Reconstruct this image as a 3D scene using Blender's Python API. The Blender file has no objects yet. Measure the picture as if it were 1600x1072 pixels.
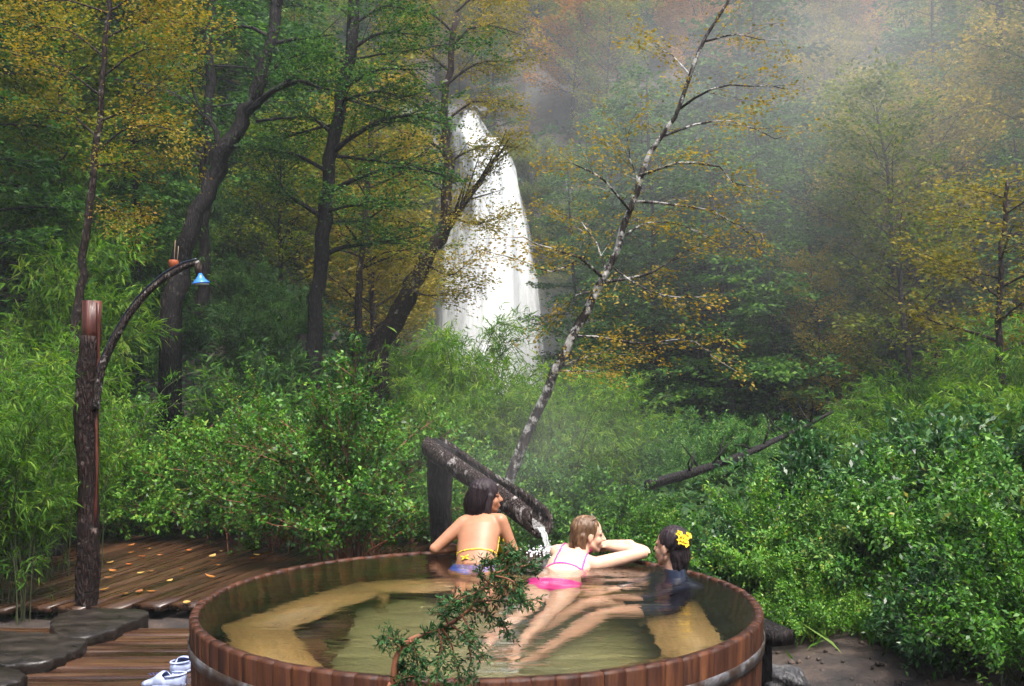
import bpy, bmesh, math, random
import numpy as np
from mathutils import Vector, Matrix
from math import radians, sin, cos, pi

# ------------------------------------------------------------------ camera, sky, sun, exposure
SC = bpy.context.scene
COL = SC.collection
FPX, CAMZ, PITCH = 1555.6, 1.88, radians(2.06)
cam_d = bpy.data.cameras.new("camera")
cam_d.sensor_width = 36.0; cam_d.lens = 35.0; cam_d.clip_end = 2000.0; cam_d.clip_start = 0.05
cam = bpy.data.objects.new("camera", cam_d); COL.objects.link(cam)
cam.location = (0, 0, CAMZ); cam.rotation_euler = (pi / 2 + PITCH, 0, 0)
SC.camera = cam

SUN_EL, SUN_AZ = radians(66), radians(152)        # azimuth measured from +y towards +x
world = bpy.data.worlds.new("World"); SC.world = world; world.use_nodes = True
wn = world.node_tree; wn.nodes.clear()
sky = wn.nodes.new("ShaderNodeTexSky"); sky.sky_type = 'NISHITA'; sky.sun_disc = False
sky.sun_elevation = SUN_EL; sky.sun_rotation = SUN_AZ
sky.air_density = 1.0; sky.dust_density = 4.0; sky.ozone_density = 0.6
bg = wn.nodes.new("ShaderNodeBackground"); bg.inputs[1].default_value = 0.085
wo = wn.nodes.new("ShaderNodeOutputWorld")
wn.links.new(sky.outputs[0], bg.inputs[0]); wn.links.new(bg.outputs[0], wo.inputs[0])
sun_d = bpy.data.lights.new("sun", 'SUN'); sun_d.energy = 1.5; sun_d.angle = radians(18); sun_d.color = (1.0, 0.96, 0.90)
sun = bpy.data.objects.new("sun", sun_d); COL.objects.link(sun)
sdir = Vector((sin(SUN_AZ) * cos(SUN_EL), cos(SUN_AZ) * cos(SUN_EL), sin(SUN_EL)))
sun.rotation_euler = sdir.to_track_quat('Z', 'Y').to_euler(); sun.location = (10, 10, 60)

SC.view_settings.view_transform = 'Standard'; SC.view_settings.look = 'None'
SC.view_settings.exposure = 2.3; SC.view_settings.gamma = 1.0
SC.view_settings.use_curve_mapping = False
SC.render.engine = 'CYCLES'
cy = SC.cycles
cy.max_bounces = 7; cy.diffuse_bounces = 2; cy.glossy_bounces = 3; cy.transmission_bounces = 6
cy.transparent_max_bounces = 12; cy.volume_bounces = 1
cy.caustics_refractive = True; cy.caustics_reflective = False
cy.use_denoising = True; cy.sample_clamp_indirect = 6.0; cy.blur_glossy = 0.5
cy.use_adaptive_sampling = True; cy.adaptive_threshold = 0.02
cy.volume_step_rate = 2.0; cy.volume_max_steps = 64

# ------------------------------------------------------------------ helpers
rnd = random.Random(11)
CP, SP_ = cos(PITCH), sin(PITCH)
def P(px, py, d):
    """photo pixel (1600 wide) at depth d -> world point"""
    a = (px - 800) / FPX; b = (536 - py) / FPX
    return Vector((a * d, (CP - b * SP_) * d, CAMZ + (SP_ + b * CP) * d))
def PIX(x, y, z):
    dz = z - CAMZ; d = y * CP + dz * SP_; u = dz * CP - y * SP_
    return 800 + FPX * x / d, 536 - FPX * u / d

def tag(o, label=None, cat=None, group=None, kind=None):
    if label: o['label'] = label
    if cat: o['category'] = cat
    if group: o['group'] = group
    if kind: o['kind'] = kind
    return o
def empty(name, loc=(0, 0, 0), rz=0.0):
    o = bpy.data.objects.new(name, None); COL.objects.link(o)
    o.location = loc; o.rotation_euler = (0, 0, rz); o.empty_display_size = 0.1
    return o
def link(name, me, mat=None, parent=None):
    if mat is not None and not me.materials: me.materials.append(mat)
    o = bpy.data.objects.new(name, me); COL.objects.link(o)
    if parent is not None: o.parent = parent
    return o
def nrm(a):
    a = np.asarray(a, float)
    return a / np.maximum(np.linalg.norm(a, axis=-1, keepdims=True), 1e-9)

class MB:
    def __init__(s): s.v = []; s.n = 0; s.f = []; s.t = []
    def add(s, v, faces, tint=0.5):
        v = np.asarray(v, float).reshape(-1, 3); k = len(v)
        s.v.append(v); s.t.append(np.broadcast_to(np.asarray(tint, float), (k,)).copy())
        for f in faces: s.f.append(np.asarray(f, int).reshape(len(f), -1) + s.n)
        s.n += k
    def tube(s, path, rad, sides=8, bump=0.0, seed=0, caps=True, tint=0.5):
        p = np.asarray([tuple(q) for q in path], float); m = len(p)
        rad = np.broadcast_to(np.asarray(rad, float), (m,))
        t = nrm(np.gradient(p, axis=0))
        ref = np.array([0.0, 0, 1]) if abs(t[0][2]) < 0.9 else np.array([1.0, 0, 0])
        a = nrm(np.cross(t[0], ref)); fr = []
        for i in range(m):
            a = nrm(a - t[i] * np.dot(a, t[i])); fr.append((a, np.cross(t[i], a)))
        an = np.arange(sides) * 2 * pi / sides
        g = np.random.default_rng(seed); ph = g.uniform(0, 6.28, 8)
        V = []
        for i in range(m):
            r = rad[i] * (1 + bump * (0.5 * np.sin(3 * an + ph[0] + i * 0.35) + 0.4 * np.sin(5 * an + ph[1] - i * 0.22)
                  + 0.35 * np.sin(i * 0.9 + ph[2] + 2 * an) + g.normal(0, 0.35, sides)))
            V.append(p[i] + (np.cos(an) * r)[:, None] * fr[i][0] + (np.sin(an) * r)[:, None] * fr[i][1])
        V = np.concatenate(V)
        ii = np.arange(m - 1)[:, None] * sides; jj = np.arange(sides)[None]; j2 = (jj + 1) % sides
        q = np.stack([ii + jj, ii + j2, ii + sides + j2, ii + sides + jj], -1).reshape(-1, 4)
        fs = [q]
        if caps: fs += [np.arange(sides)[::-1][None], (np.arange(sides) + (m - 1) * sides)[None]]
        s.add(V, fs, tint)
    def box(s, c, h, rot=None):
        c = np.array(c, float); h = np.array(h, float)
        g = np.array([[-1,-1,-1],[1,-1,-1],[1,1,-1],[-1,1,-1],[-1,-1,1],[1,-1,1],[1,1,1],[-1,1,1]], float) * h
        if rot is not None: g = g @ np.array(rot.to_3x3()).T
        s.add(g + c, [[[0,3,2,1],[4,5,6,7],[0,1,5,4],[1,2,6,5],[2,3,7,6],[3,0,4,7]]])
    def ball(s, c, r, seg=10, rings=7, R=None):
        r = np.broadcast_to(np.asarray(r, float), (3,))
        th = np.linspace(0, pi, rings + 1)[1:-1]; an = np.arange(seg) * 2 * pi / seg
        V = [[0, 0, 1]]
        for t_ in th:
            for a_ in an: V.append([sin(t_) * cos(a_), sin(t_) * sin(a_), cos(t_)])
        V.append([0, 0, -1]); V = np.array(V) * r
        if R is not None: V = V @ np.array(R).T
        n = len(V); tri = []; qd = []
        for j in range(seg):
            j2 = (j + 1) % seg
            tri.append([0, 1 + j, 1 + j2]); b = 1 + (rings - 2) * seg; tri.append([b + j2, b + j, n - 1])
            for i in range(rings - 2): qd.append([1 + i * seg + j, 1 + (i + 1) * seg + j, 1 + (i + 1) * seg + j2, 1 + i * seg + j2])
        s.add(V + np.array(c, float), [tri, qd])
    def capsule(s, a, b, ra, rb, sides=12):
        a = np.array(a, float); b = np.array(b, float); t = nrm(b - a)
        pts = []; rr = []
        for k in range(5):
            q = (k + 0.12) / 4.12 * pi / 2; pts.append(a - t * ra * cos(q)); rr.append(ra * sin(q))
        for k in range(5):
            q = pi / 2 - (k) / 4.12 * pi / 2; pts.append(b + t * rb * cos(q)); rr.append(rb * sin(q))
        s.tube(pts, rr, sides)
    def leaves(s, c, d, n, L, W, fold=0.18, droop=0.15, tint=0.5, mid=0.45):
        c = np.asarray(c, float); d = nrm(d); n = np.asarray(n, float)
        n = nrm(n - d * np.sum(n * d, -1, keepdims=True)); sd = np.cross(d, n); N = len(c)
        L = np.broadcast_to(np.asarray(L, float), (N,))[:, None]; W = np.broadcast_to(np.asarray(W, float), (N,))[:, None]
        m = c + d * L * mid + n * W * fold
        V = np.stack([c, m + sd * W * 0.5, c + d * L - n * L * droop, m - sd * W * 0.5], 1).reshape(-1, 3)
        q = np.arange(4 * N).reshape(N, 4)
        s.add(V, [q], np.repeat(np.broadcast_to(np.asarray(tint, float), (N,)), 4))
    def twigs(s, a, b, r, tip=0.25):
        a = np.asarray(a, float); b = np.asarray(b, float); N = len(a)
        t = nrm(b - a); ref = np.where(np.abs(t[:, 2:3]) < 0.9, [[0, 0, 1.0]], [[1.0, 0, 0]])
        u = nrm(np.cross(t, ref)); w = np.cross(t, u); r = np.broadcast_to(np.asarray(r, float), (N,))[:, None]
        V = []
        for base, rr in ((a, r), (b, r * tip)):
            for k in range(3):
                an = k * 2 * pi / 3; V.append(base + (u * cos(an) + w * sin(an)) * rr)
        V = np.stack(V, 1).reshape(-1, 3); i = np.arange(N)[:, None] * 6
        q = np.concatenate([i + np.array([[0, 1, 4, 3]]), i + np.array([[1, 2, 5, 4]]), i + np.array([[2, 0, 3, 5]])])
        s.add(V, [q])
    def mesh(s, name, smooth=False, tint=True):
        me = bpy.data.meshes.new(name)
        v = np.concatenate(s.v).astype(np.float32); me.vertices.add(len(v)); me.vertices.foreach_set("co", v.ravel())
        tot = sum(f.size for f in s.f); me.loops.add(tot)
        me.loops.foreach_set("vertex_index", np.concatenate([f.ravel() for f in s.f]).astype(np.int32))
        sizes = np.concatenate([np.full(len(f), f.shape[1]) for f in s.f]); me.polygons.add(len(sizes))
        me.polygons.foreach_set("loop_start", np.concatenate([[0], np.cumsum(sizes)[:-1]]).astype(np.int32))
        me.update(calc_edges=True)
        if smooth: me.polygons.foreach_set("use_smooth", np.ones(len(sizes), bool))
        if tint:
            a = me.attributes.new("tint", 'FLOAT', 'POINT'); a.data.foreach_set("value", np.concatenate(s.t).astype(np.float32))
        return me
    def build(s, name, mat, parent=None, smooth=False):
        return link(name, s.mesh(name, smooth), mat, parent)

def spline(pts, n):
    p = np.asarray([tuple(q) for q in pts], float); k = len(p)
    p = np.concatenate([[2 * p[0] - p[1]], p, [2 * p[-1] - p[-2]]])
    out = []
    for u in np.linspace(0, k - 1 - 1e-6, n):
        i = int(u); t = u - i; a, b, c, d = p[i], p[i + 1], p[i + 2], p[i + 3]
        out.append(0.5 * (2 * b + (c - a) * t + (2 * a - 5 * b + 4 * c - d) * t * t + (3 * b - a - 3 * c + d) * t ** 3))
    return np.array(out)

# ------------------------------------------------------------------ materials
def mat_base(name):
    m = bpy.data.materials.new(name); m.use_nodes = True; m.node_tree.nodes.clear()
    return m, m.node_tree
def nd(nt, typ, **kw):
    n = nt.nodes.new(typ)
    for k, v in kw.items():
        if k == 'ins':
            for a, b in v.items(): n.inputs[a].default_value = b
        else: setattr(n, k, v)
    return n
def ramp(nt, cols, interp='LINEAR'):
    r = nd(nt, "ShaderNodeValToRGB"); e = r.color_ramp; e.interpolation = interp
    while len(e.elements) < len(cols): e.elements.new(0.5)
    for i, (p, c) in enumerate(cols):
        e.elements[i].position = p; e.elements[i].color = (*c, 1)
    return r

def leaf_mat(name, cols, trans=0.35, rough=0.5, spec=0.10, hue_var=0.25):
    m, nt = mat_base(name); L = nt.links.new
    at = nd(nt, "ShaderNodeAttribute", attribute_name="tint")
    r = ramp(nt, [(i / (len(cols) - 1), c) for i, c in enumerate(cols)])
    oi = nd(nt, "ShaderNodeObjectInfo")
    ma = nd(nt, "ShaderNodeMath", operation='MULTIPLY_ADD'); ma.inputs[1].default_value = hue_var; ma.inputs[2].default_value = -hue_var / 2
    ad = nd(nt, "ShaderNodeMath", operation='ADD', use_clamp=True)
    L(oi.outputs['Random'], ma.inputs[0]); L(at.outputs['Fac'], ad.inputs[0]); L(ma.outputs[0], ad.inputs[1]); L(ad.outputs[0], r.inputs[0])
    b = nd(nt, "ShaderNodeBsdfPrincipled"); b.inputs['Roughness'].default_value = rough; b.inputs['Specular IOR Level'].default_value = spec
    t = nd(nt, "ShaderNodeBsdfTranslucent")
    hs = nd(nt, "ShaderNodeHueSaturation", ins={'Saturation': 1.1, 'Value': 1.5})
    mx = nd(nt, "ShaderNodeMixShader"); mx.inputs[0].default_value = trans
    o = nd(nt, "ShaderNodeOutputMaterial")
    L(r.outputs[0], b.inputs['Base Color']); L(r.outputs[0], hs.inputs['Color']); L(hs.outputs[0], t.inputs[0])
    L(b.outputs[0], mx.inputs[1]); L(t.outputs[0], mx.inputs[2]); L(mx.outputs[0], o.inputs[0])
    return m

def rough_mat(name, cols, scale=(8, 8, 8), detail=6, rough=(0.5, 0.85), bump=0.4, bump_scale=None, spec=0.4, rand=0.0, distort=0.3, coords='Object', bdist=0.02):
    """noise-driven surface: colour ramp, roughness variation, bump; rand = per-object value variation"""
    m, nt = mat_base(name); L = nt.links.new
    tc = nd(nt, "ShaderNodeTexCoord"); mp = nd(nt, "ShaderNodeMapping"); mp.inputs['Scale'].default_value = scale
    L(tc.outputs[coords], mp.inputs[0])
    nz = nd(nt, "ShaderNodeTexNoise", ins={'Scale': 1.0, 'Detail': detail, 'Roughness': 0.62, 'Distortion': distort})
    oi = nd(nt, "ShaderNodeObjectInfo"); vm = nd(nt, "ShaderNodeVectorMath", operation='ADD')
    sc = nd(nt, "ShaderNodeMath", operation='MULTIPLY'); sc.inputs[1].default_value = 37.0
    L(oi.outputs['Random'], sc.inputs[0]); L(mp.outputs[0], vm.inputs[0]); L(sc.outputs[0], vm.inputs[1]); L(vm.outputs[0], nz.inputs['Vector'])
    r = ramp(nt, cols); L(nz.outputs['Fac'], r.inputs[0])
    col = r.outputs[0]
    if rand:
        hs = nd(nt, "ShaderNodeHueSaturation"); mr = nd(nt, "ShaderNodeMapRange", ins={'To Min': 1 - rand, 'To Max': 1 + rand})
        L(oi.outputs['Random'], mr.inputs[0]); L(mr.outputs[0], hs.inputs['Value']); L(col, hs.inputs['Color']); col = hs.outputs[0]
    b = nd(nt, "ShaderNodeBsdfPrincipled"); b.inputs['Specular IOR Level'].default_value = spec
    rr = nd(nt, "ShaderNodeMapRange", ins={'From Min': 0.3, 'From Max': 0.7, 'To Min': rough[0], 'To Max': rough[1]})
    L(nz.outputs['Fac'], rr.inputs[0]); L(rr.outputs[0], b.inputs['Roughness']); L(col, b.inputs['Base Color'])
    if bump:
        n2 = nd(nt, "ShaderNodeTexNoise", ins={'Scale': 2.2, 'Detail': 5, 'Roughness': 0.65})
        L(vm.outputs[0], n2.inputs['Vector'])
        bp = nd(nt, "ShaderNodeBump", ins={'Strength': bump, 'Distance': bdist}); L(n2.outputs['Fac'], bp.inputs['Height']); L(bp.outputs[0], b.inputs['Normal'])
    o = nd(nt, "ShaderNodeOutputMaterial"); L(b.outputs[0], o.inputs[0])
    return m

def bark_mat(name, dark, mid, lich, amount, vs=1.0):
    """fissured bark with lichen blotches"""
    m, nt = mat_base(name); L = nt.links.new
    tc = nd(nt, "ShaderNodeTexCoord"); mp = nd(nt, "ShaderNodeMapping"); mp.inputs['Scale'].default_value = (26 * vs, 26 * vs, 7 * vs); L(tc.outputs['Object'], mp.inputs[0])
    vo = nd(nt, "ShaderNodeTexVoronoi", feature='DISTANCE_TO_EDGE', ins={'Scale': 1.0, 'Randomness': 1.0}); nz0 = nd(nt, "ShaderNodeTexNoise", ins={'Scale': .8, 'Detail': 4}); L(mp.outputs[0], nz0.inputs['Vector'])
    mxv = nd(nt, "ShaderNodeMixRGB", ins={0: .35}); L(mp.outputs[0], mxv.inputs[1]); L(nz0.outputs['Color'], mxv.inputs[2]); va = nd(nt, "ShaderNodeVectorMath", operation='ADD'); L(mp.outputs[0], va.inputs[0]); L(nz0.outputs['Color'], va.inputs[1]); L(va.outputs[0], vo.inputs['Vector'])
    n1 = nd(nt, "ShaderNodeTexNoise", ins={'Scale': 22 * vs, 'Detail': 6, 'Roughness': .7}); L(tc.outputs['Object'], n1.inputs['Vector'])
    n2 = nd(nt, "ShaderNodeTexNoise", ins={'Scale': 6.5 * vs, 'Detail': 7, 'Roughness': .68}); L(tc.outputs['Object'], n2.inputs['Vector'])
    r0 = ramp(nt, [(0.0, tuple(c * .35 for c in dark)), (.18, dark), (.5, mid)]); L(vo.outputs['Distance'], r0.inputs[0])
    mm = nd(nt, "ShaderNodeMixRGB", blend_type='MULTIPLY', ins={0: .8}); r1 = ramp(nt, [(.3, (.35, .35, .35)), (.7, (1.3, 1.3, 1.3))]); L(n1.outputs['Fac'], r1.inputs[0]); L(r0.outputs[0], mm.inputs[1]); L(r1.outputs[0], mm.inputs[2])
    rl = ramp(nt, [(.66 - amount, (0, 0, 0)), (.72 - amount, (1, 1, 1))]); L(n2.outputs['Fac'], rl.inputs[0])
    ml = nd(nt, "ShaderNodeMixRGB"); L(rl.outputs[0], ml.inputs[0]); L(mm.outputs[0], ml.inputs[1]); lc = nd(nt, "ShaderNodeMixRGB", blend_type='MULTIPLY', ins={0: .7, 1: (*lich, 1)}); L(r1.outputs[0], lc.inputs[2]); L(lc.outputs[0], ml.inputs[2])
    hgt = nd(nt, "ShaderNodeMath", operation='MULTIPLY_ADD', ins={1: .5}); L(n1.outputs['Fac'], hgt.inputs[0]); L(vo.outputs['Distance'], hgt.inputs[2])
    bp = nd(nt, "ShaderNodeBump", ins={'Strength': 1.0, 'Distance': .025}); L(hgt.outputs[0], bp.inputs['Height'])
    b = nd(nt, "ShaderNodeBsdfPrincipled", ins={'Roughness': .6, 'Specular IOR Level': .18}); L(ml.outputs[0], b.inputs['Base Color']); L(bp.outputs[0], b.inputs['Normal'])
    o = nd(nt, "ShaderNodeOutputMaterial"); L(b.outputs[0], o.inputs[0]); return m

def plain_mat(name, col, rough=0.5, spec=0.5, sss=0.0, metal=0.0, var=0.0, vs=30.0):
    m, nt = mat_base(name); L = nt.links.new
    b = nd(nt, "ShaderNodeBsdfPrincipled"); b.inputs['Roughness'].default_value = rough; b.inputs['Specular IOR Level'].default_value = spec
    b.inputs['Metallic'].default_value = metal
    tc = nd(nt, "ShaderNodeTexCoord"); nz = nd(nt, "ShaderNodeTexNoise", ins={'Scale': vs, 'Detail': 4})
    L(tc.outputs['Object'], nz.inputs['Vector'])
    r = ramp(nt, [(0.3, tuple(c * (1 - var) for c in col)), (0.7, tuple(min(1, c * (1 + var)) for c in col))])
    L(nz.outputs['Fac'], r.inputs[0]); L(r.outputs[0], b.inputs['Base Color'])
    if sss:
        b.inputs['Subsurface Weight'].default_value = sss; b.inputs['Subsurface Radius'].default_value = (0.02, 0.008, 0.005); b.inputs['Subsurface Scale'].default_value = 0.6
    o = nd(nt, "ShaderNodeOutputMaterial"); L(b.outputs[0], o.inputs[0])
    return m

M = {}
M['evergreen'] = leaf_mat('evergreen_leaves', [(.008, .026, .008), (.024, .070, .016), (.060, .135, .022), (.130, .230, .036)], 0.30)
M['ochre'] = leaf_mat('ochre_leaves', [(.070, .075, .013), (.165, .145, .022), (.265, .205, .034), (.370, .260, .056)], 0.40)
M['rust'] = leaf_mat('rust_leaves', [(.120, .070, .014), (.250, .120, .022), (.340, .150, .030), (.360, .210, .040)], 0.40)
M['gold'] = leaf_mat('golden_leaves', [(.075, .088, .014), (.155, .145, .020), (.235, .180, .026), (.280, .155, .028)], 0.40)
M['dull'] = leaf_mat('dull_yellow_leaves', [(.085, .085, .016), (.190, .155, .026), (.280, .205, .034), (.380, .250, .045)], 0.40)
M['olive'] = leaf_mat('olive_leaves', [(.034, .064, .010), (.090, .130, .016), (.175, .190, .022), (.300, .250, .034)], 0.40)
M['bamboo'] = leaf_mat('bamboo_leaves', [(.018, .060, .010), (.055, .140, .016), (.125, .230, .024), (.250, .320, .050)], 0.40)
M['shrub_a'] = leaf_mat('fuchsia_leaves', [(.010, .040, .007), (.034, .115, .013), (.085, .220, .022), (.175, .330, .045), (.34, .30, .05)], 0.28, 0.40, 0.25)
M['shrub_b'] = leaf_mat('wet_shrub_leaves', [(.008, .036, .010), (.026, .095, .018), (.068, .180, .028), (.150, .290, .065), (.32, .27, .06)], 0.24, 0.40, 0.28)
M['shrub_c'] = leaf_mat('dark_glossy_leaves', [(.008, .032, .009), (.022, .080, .018), (.055, .145, .030), (.130, .240, .070)], 0.20, 0.36, 0.40)
M['juniper'] = leaf_mat('juniper_needles', [(.010, .046, .016), (.024, .090, .026), (.055, .150, .036)], 0.15, 0.5, 0.3)
M['grass'] = leaf_mat('grass_blades', [(.040, .120, .018), (.080, .190, .025), (.150, .240, .040)], 0.40)
M['cover'] = leaf_mat('ground_cover_leaves', [(.016, .045, .018), (.030, .080, .024), (.060, .115, .030), (.130, .130, .040)], 0.3)
M['deadleaf'] = leaf_mat('fallen_leaf', [(.35, .10, .03), (.42, .22, .06), (.50, .36, .12), (.30, .12, .05)], 0.2, hue_var=1.0)
M['bark_dark'] = bark_mat('dark_bark', (.016, .012, .012), (.038, .030, .028), (.15, .15, .13), .02)
M['bark_lichen'] = bark_mat('lichen_bark', (.040, .032, .028), (.10, .085, .075), (.40, .39, .36), .16)
M['bark_spout'] = bark_mat('weathered_log', (.050, .036, .032), (.16, .125, .112), (.38, .35, .33), .09, 2.0)
M['bark_post'] = bark_mat('peeling_post_bark', (.018, .009, .008), (.060, .030, .023), (.15, .115, .10), .06, 1.4)
M['bark_mid'] = bark_mat('brown_bark', (.030, .018, .014), (.085, .055, .042), (.24, .22, .19), .06)
M['stem_red'] = rough_mat('red_stems', [(.3, (.10, .035, .020)), (.7, (.26, .10, .05))], (20, 20, 8), bump=0.2)
M['stem_green'] = rough_mat('green_stems', [(.3, (.02, .03, .010)), (.7, (.06, .065, .024))], (20, 20, 8), bump=0.2)
M['soil'] = rough_mat('forest_soil', [(.28, (.012, .010, .008)), (.48, (.040, .028, .022)), (.62, (.085, .060, .045)), (.78, (.15, .12, .09))], (2.6, 2.6, 2.6), 9, bump=1.0, bdist=0.06)
M['rock'] = rough_mat('wet_rock', [(.28, (.012, .012, .014)), (.5, (.036, .035, .038)), (.7, (.085, .082, .082))], (1.1, 1.1, .7), 9, rough=(0.35, 0.75), bump=1.0, bdist=0.2)
M['plank'] = rough_mat('wet_deck_plank', [(.28, (.010, .005, .003)), (.48, (.038, .016, .008)), (.62, (.070, .034, .015)), (.78, (.11, .068, .030))], (18, 0.9, 18), 6, rough=(0.14, 0.5), bump=0.5, rand=0.3, spec=0.5, bdist=0.006)
M['slab'] = rough_mat('dark_wet_slab', [(.28, (.006, .005, .004)), (.55, (.018, .013, .010)), (.75, (.038, .029, .020))], (4, 7, 4), 7, rough=(0.25, 0.6), bump=0.7)
M['stave'] = rough_mat('stave_wood', [(.26, (.010, .003, .002)), (.46, (.036, .011, .005)), (.62, (.080, .026, .009)), (.80, (.16, .065, .022))], (22, 22, 1.6), 6, rough=(0.38, 0.7), bump=0.8, rand=0.18, spec=0.3, bdist=0.006)
M['inwood'] = rough_mat('bench_wood', [(.28, (.12, .070, .024)), (.45, (.34, .215, .080)), (.54, (.20, .120, .042)), (.72, (.46, .32, .13))], (2.5, 26, 26), 6, rough=(0.4, 0.7), bump=0.3, rand=0.15, distort=0.8, bdist=0.006)
M['floorwood'] = rough_mat('tub_floor_wood', [(.26, (.10, .10, .045)), (.5, (.20, .19, .085)), (.74, (.28, .26, .12))], (2, 9, 9), 6, rough=(0.4, 0.7), bump=0.3, rand=0.12)
M['steel'] = rough_mat('galvanised_hoop', [(.36, (.05, .025, .015)), (.5, (.10, .085, .08)), (.66, (.24, .25, .28))], (12, 12, 12), 5, rough=(0.3, 0.6), bump=0.15)
M['steel'].node_tree.nodes['Principled BSDF'].inputs['Metallic'].default_value = 0.6
M['redwood'] = rough_mat('bare_red_wood', [(.28, (.016, .004, .003)), (.5, (.055, .012, .007)), (.72, (.12, .034, .018))], (14, 14, 2), 5, rough=(0.25, 0.6), bump=0.4)
M['hose'] = plain_mat('black_hose', (.012, .016, .03), 0.25)
M['blue'] = plain_mat('blue_enamel', (.03, .16, .55), 0.2, 0.6)
M['whiteen'] = plain_mat('white_enamel', (.75, .80, .85), 0.25)
M['orange'] = plain_mat('orange_clay', (.28, .06, .014), 0.6, var=.25)
M['cord'] = plain_mat('pale_cord', (.25, .18, .11), 0.8)
M['skin_a'] = plain_mat('skin_tan', (.37, .175, .100), 0.46, 0.35, 0.15, var=.12, vs=14)
M['skin_b'] = plain_mat('skin_fair', (.60, .37, .265), 0.46, 0.35, 0.15, var=.12, vs=14)
M['skin_c'] = plain_mat('skin_olive', (.50, .29, .195), 0.46, 0.35, 0.15, var=.12, vs=14)
M['hair_dark'] = rough_mat('dark_hair', [(.3, (.010, .007, .009)), (.7, (.040, .026, .030))], (40, 40, 6), 5, rough=(0.4, 0.6), bump=0.6, bdist=0.01, spec=.25)
M['hair_brown'] = rough_mat('light_brown_hair', [(.3, (.045, .022, .012)), (.55, (.13, .072, .036)), (.75, (.34, .22, .12))], (40, 40, 6), 5, rough=(0.25, 0.5), bump=0.6, bdist=0.01)
M['yellow'] = plain_mat('yellow_cloth', (.78, .60, .03), 0.6)
M['bluecloth'] = plain_mat('blue_cloth', (.04, .10, .50), 0.6)
M['pink'] = plain_mat('pink_cloth', (.80, .03, .30), 0.5)
M['navy'] = plain_mat('navy_cloth', (.012, .016, .035), 0.22, 0.6)
M['petal'] = plain_mat('yellow_petal', (.85, .55, .01), 0.6, var=.2)
M['clog'] = plain_mat('white_blue_clog', (.34, .40, .60), 0.4, var=.25)
M['clogin'] = plain_mat('navy_lining', (.03, .035, .16), 0.5)
M['eyewhite'] = plain_mat('eye', (.06, .04, .035), 0.15)
M['lip'] = plain_mat('lip', (.42, .13, .11), 0.35)

def soilmat():
    """ground: dark soil, rusty litter on slopes, rock where it is steep"""
    m, nt = mat_base('forest_floor'); L = nt.links.new
    tc = nd(nt, "ShaderNodeTexCoord")
    n1 = nd(nt, "ShaderNodeTexNoise", ins={'Scale': 3.0, 'Detail': 9, 'Roughness': 0.65}); L(tc.outputs['Object'], n1.inputs['Vector'])
    n2 = nd(nt, "ShaderNodeTexNoise", ins={'Scale': 0.35, 'Detail': 8, 'Roughness': 0.7}); L(tc.outputs['Object'], n2.inputs['Vector'])
    r1 = ramp(nt, [(.30, (.008, .006, .005)), (.47, (.028, .019, .015)), (.60, (.058, .040, .030)), (.75, (.11, .078, .052))]); L(n1.outputs['Fac'], r1.inputs[0])
    r2 = ramp(nt, [(.30, (.014, .016, .014)), (.5, (.036, .040, .034)), (.70, (.085, .082, .075))]); L(n2.outputs['Fac'], r2.inputs[0])
    ge = nd(nt, "ShaderNodeNewGeometry"); sx = nd(nt, "ShaderNodeSeparateXYZ"); L(ge.outputs['True Normal'], sx.inputs[0])
    mr = nd(nt, "ShaderNodeMapRange", ins={'From Min': 0.45, 'From Max': 0.62, 'To Min': 1.0, 'To Max': 0.0}); L(sx.outputs[2], mr.inputs[0])
    mx = nd(nt, "ShaderNodeMixRGB"); L(mr.outputs[0], mx.inputs[0]); L(r1.outputs[0], mx.inputs[1]); L(r2.outputs[0], mx.inputs[2])
    bp = nd(nt, "ShaderNodeBump", ins={'Strength': 0.9, 'Distance': 0.08}); L(n1.outputs['Fac'], bp.inputs['Height'])
    b = nd(nt, "ShaderNodeBsdfPrincipled", ins={'Roughness': 0.75}); L(mx.outputs[0], b.inputs['Base Color']); L(bp.outputs[0], b.inputs['Normal'])
    o = nd(nt, "ShaderNodeOutputMaterial"); L(b.outputs[0], o.inputs[0]); return m
M['ground'] = soilmat()

def watermat():
    m, nt = mat_base('bath_water'); L = nt.links.new
    tc = nd(nt, "ShaderNodeTexCoord"); mp = nd(nt, "ShaderNodeMapping"); mp.inputs['Scale'].default_value = (1.0, 2.6, 1.0); L(tc.outputs['Object'], mp.inputs[0])
    nz = nd(nt, "ShaderNodeTexNoise", ins={'Scale': 4.0, 'Detail': 4, 'Roughness': 0.5, 'Distortion': 0.6}); L(mp.outputs[0], nz.inputs['Vector'])
    bp = nd(nt, "ShaderNodeBump", ins={'Strength': 0.7, 'Distance': 0.010}); L(nz.outputs['Fac'], bp.inputs['Height'])
    g = nd(nt, "ShaderNodeBsdfGlass", ins={'IOR': 1.33, 'Roughness': 0.0, 'Color': (.97, .97, .93, 1)}); L(bp.outputs[0], g.inputs['Normal'])
    o = nd(nt, "ShaderNodeOutputMaterial"); L(g.outputs[0], o.inputs[0]); return m
M['water'] = watermat()

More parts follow.
